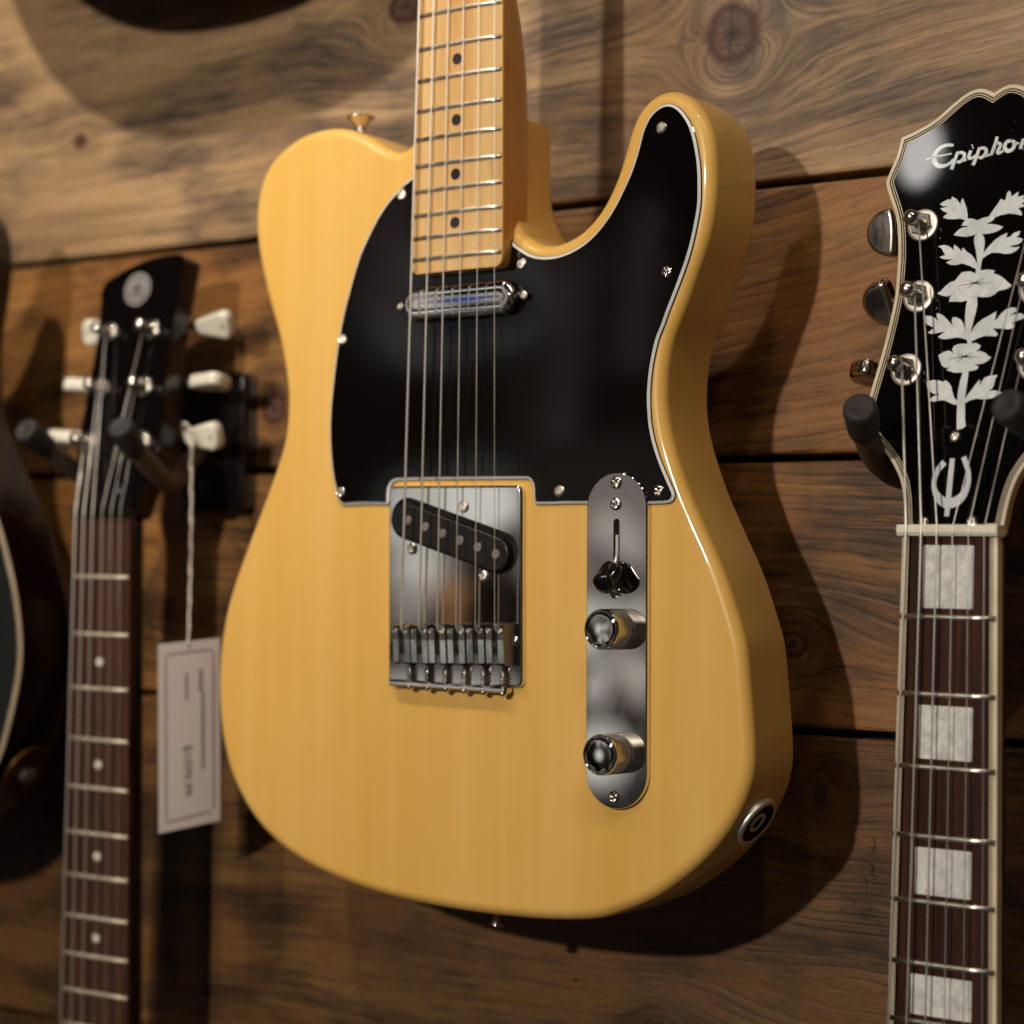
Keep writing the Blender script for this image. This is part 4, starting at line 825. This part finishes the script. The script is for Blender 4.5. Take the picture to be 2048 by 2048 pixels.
# ---- slim black headstock guitar on the left
Yg = thing('electric_guitar', "blurred guitar at left with plain black headstock, pearl tuner buttons and dot markers", 'electric guitar', (-274.35, 56.5, -15.5), (0.023, 0.046, -0.013))
YP, YN, YR = tilted(10.5)
hwy = lambda y: 21.5 + 6.5*(-y)/(S*(1-2**(-22/12)))
neck_body(Yg, S, hwy, 'rosewood2', -430, 0, None, 'black_paint', -22)
frets(Yg, S, hwy, 14, 0, .3, 1.3, 'fret_satin')
m = MB(); m.loft([[(x, 4.4, -8), (x, 4.4, 1.8), (x, 3.0, 2.4), (x, -.2, 1.8), (x, -.3, -5)] for x in (-21.6, 21.6)], 0, False, True, True); m.build('nut', M['black_plastic'], Yg)
for n in (3, 5, 7, 9):
    y = -(S - S*(2**(-n/12) + 2**(-(n-1)/12))/2); m = MB(); m.lathe([(2.6, -.2), (2.6, .1)], (0, y, 0), n=20); m.build('position_dot', M['button_pearl'], Yg)
yh = [(-22, 0)] + [tuple(p) for p in D['yam_head'][1:]]
yh = [(-21.6, 1), (-23.5, 9), (-27.5, 20), (-30, 35.4), (-30.2, 51.8), (-29.8, 66.5), (-29, 81.2), (-28, 99.6), (-28.2, 118), (-28.8, 129), (-30.4, 139.5), (-28.4, 143.2), (-21.6, 146.6), (-13.8, 150.3), (-2.5, 154.2), (9, 156.7), (20.7, 157.8), (29.5, 157.6), (33.2, 155.3), (33.0, 150), (32, 133), (31, 110), (31.0, 88), (32.5, 65.6), (33.5, 47), (31.5, 34), (28, 22), (24, 10), (21.6, 1)]
yh = relax(spline(yh, True, 3, (0, len(yh)-1)), 1)
m = MB(); plate(m, yh, -15, 0, .8, .8, 3, 0, P=YP, side=1, top=0); m.build('headstock', [M['black_paint'], M['red_black']], Yg)
m = MB(); m.lathe([(10.2, 0), (10.2, .2)], YP(-.5, 137.6, 0), YN, 40)
lg = m.build('logo_disc', M['silver_ink'], Yg)
m = MB()
RW = 1.15
def ringstroke(cx, cy, r, w, h): stroke(m, [(cx + r*cos(2*pi*k/36), cy + r*sin(2*pi*k/36), w) for k in range(37)], h, YP)
ringstroke(-.5, 137.6, 8.1, .9, .3)
for k in range(3):
    a = pi/2 + k*2*pi/3
    for sg in (-1, 1):
        c0 = Vector((-.5, 137.6)); d = Vector((cos(a), sin(a))); n_ = Vector((-d.y, d.x))*sg*1.35
        stroke(m, [(*(c0 + d*1.2 + n_), .8), (*(c0 + d*6.6 + n_), .8)], .3, YP)
    stroke(m, [(-.5, 137.6, 1.1), (-.5 - cos(a)*5.2, 137.6 - sin(a)*5.2, 1.1)], .3, YP)
m.build('logo_mark', M['black_plastic'], lg)
yp = [(-18.9, 112.1), (-18.2, 78.0), (-22.9, 45.3)]; yq = [(14.8, 112.3), (15.4, 77.8), (19.4, 45.3)]
for (x, y), a, bx in zip(yp, (.15, 1.35, 1.25), (-45, -52, -59)): tuner(Yg, YP, YN, x, y, -1, 'keystone', a, bx)
for (x, y), a, bx in zip(yq, (.45, 1.35, .25), (45.5, 46.5, 48.5)): tuner(Yg, YP, YN, x, y, 1, 'keystone', a, bx)
string_set(Yg, YP, YN, [-18.2, -11.6, -4.6, 2.9, 9.9, 17.0], 2.6, [yp[2], yp[1], yp[0], yq[0], yq[1], yq[2]], S, hwy, 4.5, 1.0)
m = MB(); plate(m, [(-8.5, 6), (8.5, 6), (8, 22), (4, 34), (0, 37), (-4, 34), (-8, 22)], 0, 1.4, .6, 0, 2, P=YP); m.build('truss_cover', M['black_plastic'], Yg)
m = MB(); plate(m, [(x*.9, y) for x, y in ebody], -48, -10, 5, 5, 3); m.build('body', M['red_black'], Yg)

# ================================================================== HANGERS
def hanger(label, plate_c, arms, group):
    H = thing('guitar_hanger', label, 'guitar hanger', plate_c, group=group); c0 = Vector(plate_c)
    L = lambda p: tuple(Vector(p) - c0)
    m = MB(); x, y, z = 0, 0, 0
    plate(m, rrect(-27, -42, 27, 42, 5, 4), WZ-plate_c[2]+.3, 0, 2.5, 0, 4); m.build('mounting_plate', M['black_plastic'], H)
    for pts in arms:
        pts = [L(p) for p in pts]; sm = []
        n = len(pts)
        for i in range(n-1):
            g = lambda k: Vector(pts[max(0, min(n-1, k))]); p0, p1, p2, p3 = g(i-1), g(i), g(i+1), g(i+2)
            for k in range(8):
                t = k/8; sm.append(.5*((2*p1) + (-p0+p2)*t + (2*p0-5*p1+4*p2-p3)*t*t + (-p0+3*p1-3*p2+p3)*t**3))
        sm.append(Vector(pts[-1])); q = len(sm); d = (sm[-1]-sm[-2]).normalized()
        m = MB(); m.tube(sm, [5.9 if i > 6 else 5.2 for i in range(q)], 20); arm = m.build('yoke_arm', M['foam'], H)
        e = sm[-1]; b = e - d*15
        m = MB(); m.lathe([(6.0, -6), (6.9, -4), (7.3, 2), (7.6, 12), (7.4, 14.2), (6.6, 15.7), (5.0, 16.1), (3.8, 15.5), (.01, 15.3)], b, d, 28); m.build('rubber_cap', M['rubber'], arm)
    return H
hanger("black yoke hanger holding the inlaid black headstock at right", (259, 92, -83),
       [[(258, 88, -84), (240, 76, -78), (216, 70, -58), (213, 75, -30), (220, 86, 0), (227, 96, 20)],
        [(260, 88, -84), (282, 76, -78), (306, 70, -58), (306, 76, -30), (300, 86, 4), (295, 94, 24)]], 'yoke hangers on the plank wall')
hanger("black yoke hanger with square wall plate holding the blurred left headstock", (-254, 103, -83),
       [[(-262, 98, -84), (-260, 88, -70), (-253, 79, -56), (-245, 76, -40), (-239, 84, -20), (-235, 96, 0), (-232, 105, 12)],
        [(-266, 96, -84), (-278, 84, -72), (-298, 78, -56), (-312, 82, -36), (-312, 94, -12), (-310, 106, 12)]], 'yoke hangers on the plank wall')

# ================================================================== PRICE TAG
T_ = thing('price_tag', "pale rectangular price tag on white string below the left guitar's tuner", 'price tag', (-222, -14, -35))
TL, TR, BR, BL = Vector((-236.1, -16.8, -25)), Vector((-207.0, -12.7, -45)), Vector((-204.0, -116.1, -45)), Vector((-232.7, -124.1, -25)); tc = Vector((-222, -14, -35))
def TP(u, v, h=0):     # u across 0..1, v down 0..1
    p = (TL*(1-u) + TR*u)*(1-v) + (BL*(1-u) + BR*u)*v; n = (TR-TL).cross(TL-BL).normalized()
    return tuple(p - tc + n*(h + 1.4*sin(pi*u)))
m = MB(); nu, nv = 8, 4; V_ = [TP(i/nu, j/nv, .18) for j in range(nv+1) for i in range(nu+1)] + [TP(i/nu, j/nv, -.18) for j in range(nv+1) for i in range(nu+1)]
F_ = []; K = (nu+1)*(nv+1)
for j in range(nv):
    for i in range(nu):
        a = j*(nu+1)+i; F_ += [[a, a+1, a+nu+2, a+nu+1], [K+a, K+a+nu+1, K+a+nu+2, K+a+1]]
edge = [i for i in range(nu+1)] + [j*(nu+1)+nu for j in range(1, nv+1)] + [nv*(nu+1)+i for i in range(nu-1, -1, -1)] + [j*(nu+1) for j in range(nv-1, 0, -1)]
for i in range(len(edge)): a, b = edge[i], edge[(i+1) % len(edge)]; F_.append([a, b, K+b, K+a])
m.add(V_, F_, 0, False); m.build('card', M['paper'], T_)
m = MB()
def bar(u0, v0, u1, v1, w, mi): 
    horizontal = abs(u1-u0) > abs(v1-v0); k = w/2
    q = [(u0, v0-k), (u1, v1-k), (u1, v1+k), (u0, v0+k)] if horizontal else [(u0-k, v0), (u0+k, v0), (u1+k, v1), (u1-k, v1)]
    segs = 6 if horizontal else 1
    for s_ in range(segs):
        t0, t1 = s_/segs, (s_+1)/segs
        if horizontal: qq = [(u0+(u1-u0)*t0, v0+(v1-v0)*t0-k), (u0+(u1-u0)*t1, v0+(v1-v0)*t1-k), (u0+(u1-u0)*t1, v0+(v1-v0)*t1+k), (u0+(u1-u0)*t0, v0+(v1-v0)*t0+k)]
        else: qq = q
        m.add([TP(a, b, .32) for a, b in qq], [[0, 1, 2, 3]], mi, False)
bar(.16, .06, .88, .06, .012, 1); bar(.14, .95, .85, .94, .012, 1); bar(.13, .07, .13, .94, .03, 1); bar(.90, .07, .90, .93, .03, 1)
bar(.47, .17, .47, .32, .05, 1); bar(.70, .16, .70, .28, .06, 1); bar(.73, .28, .73, .70, .05, 1)
m.build('printed_border', [M['ink'], M['faint_ink']], T_)
cu = bpy.data.curves.new('price_text', 'FONT'); cu.body = "$1099.99"; cu.size = 1; cu.align_x = 'LEFT'
to = bpy.data.objects.new('tmp_text', cu); col.objects.link(to); bpy.context.view_layer.update()
tm = bpy.data.meshes.new_from_object(to.evaluated_get(bpy.context.evaluated_depsgraph_get())); bpy.data.objects.remove(to)
xs = [v.co.x for v in tm.vertices]; x0, x1 = min(xs), max(xs); ysx = [v.co.y for v in tm.vertices]; yy0, yy1 = min(ysx), max(ysx)
for v in tm.vertices:
    tx = (v.co.x-x0)/(x1-x0); ty = (v.co.y-yy0)/(yy1-yy0); p = TP(.40 + .15*ty, .56 + .27*tx, .4); v.co = (p[0]*.001, p[1]*.001, p[2]*.001)
tm.materials.append(M['ink']); to = bpy.data.objects.new('price_text', tm); col.objects.link(to); to.parent = T_
m = MB(); top = Vector((-230.5, 100, -43)) - tc; bot = Vector(TP(.5, .03, .4)); pts = []
for k in range(40):
    t = k/39; pts.append((top*(1-t) + bot*t) + Vector((.22*sin(k*1.3) + 1.0*sin(pi*t), 0, .2*cos(k*1.3))))
m.tube(pts, [.8 if k % 5 else 1.15 for k in range(40)], 8)
m.tube([top + Vector((6*cos(a)-2, 4+7*sin(a), 5*sin(a+.6))) for a in [2*pi*k/20 for k in range(21)]], .7, 6)
m.build('thread', M['thread'], T_)

# ================================================================== DARK BOUND GUITAR at the left edge
LG = thing('electric_guitar', "dark glossy guitar with cream-bound slate top, cut off by the left edge", 'electric guitar', (-487, 0, 0))
hb = [(0, -152), (45, -149), (88, -138), (125, -112), (146, -90), (158, -60), (165, -28), (162, 0), (155, 24), (140, 58), (120, 88), (104, 115), (96, 140), (97, 172), (102, 196), (104, 215), (101, 234), (93, 246), (80, 244), (70, 222), (52, 200), (38, 196), (30, 215), (28, 240)]
ho = hb + [(-x, y) for x, y in hb[::-1] if x > 0]
lo = relax(spline(ho, True, 4), 3)
m = MB(); plate(m, lo, -42, -.5, .6, 5, 4); m.build('body', M['red_black'], LG)
m = MB(); lo = ccw(lo); r0 = inset(lo, .1); r1 = inset(lo, 3.2)
m.loft([[(x, y, -8) for x, y in inset(lo, -.3)], [(x, y, -.2) for x, y in inset(lo, -.3)], [(x, y, .3) for x, y in r0], [(x, y, .35) for x, y in r1]], 0, False, mis=[1, 0, 0]); m.build('binding', [M['aged'], M['red_black']], LG)
m = MB(); m.ngon([(x, y, .2) for x, y in r1]); m.build('top', M['slate_top'], LG)
m = MB(); jn = Vector((.86, -.50, 0)).normalized(); side = jn.cross(Vector((0, 0, 1))).normalized(); c = Vector((146.5, -95.5, -20)); rings = []
for d, h in ((0, .2), (0, 1.6), (1.2, 2.2)):
    rings.append([tuple(c + jn*(h + 0*k) + side*((19-d)*cos(2*pi*k/30)) + Vector((0, 0, (15-d)*sin(2*pi*k/30)))) for k in range(30)])
m.loft(rings, 0, True, False, True); jp = m.build('jack_plate', M['bronze'], LG)
m = MB(); m.lathe([(6, 0), (6, 2.5), (4.5, 3.4), (3.4, 3.4), (3.2, 1.0), (.01, 1.0)], c + jn*2.0, jn, 6, sm=False); m.build('jack_nut', M['nickel'], jp)
m = MB(); m.box((0, 420, 0), (50, 480, 20), 6); m.build('neck', M['brown_wood'], LG)

# ================================================================== ROUND-BODIED GUITAR hung above, its lower edge just over the frame
AG = thing('acoustic_guitar', "round-bodied guitar hanging just above the frame, seen by its shadow", 'acoustic guitar', (-250, 372, 14))
sg = lambda v, e: (abs(v)**e)*(1 if v > 0 else -1)
ao = [(197*sg(cos(a), .86)*(1.0 if sin(a) < 0 else 1 - .2*sin(a)), 180 + 180*sg(sin(a), .95)) for a in [2*pi*k/72 for k in range(72)]]
m = MB(); plate(m, ao, -88, -12, 2, 3, 3); m.build('body', M['brown_wood'], AG)
ub = [(145*cos(a), 470 + 150*sin(a)) for a in [2*pi*k/60 for k in range(60)]]
m = MB(); plate(m, ub, -86, -14, 3, 3, 3); m.build('upper_bout', M['brown_wood'], AG)
m = MB(); m.box((0, 760, -14), (54, 400, 22), 6); m.build('neck', M['brown_wood'], AG)
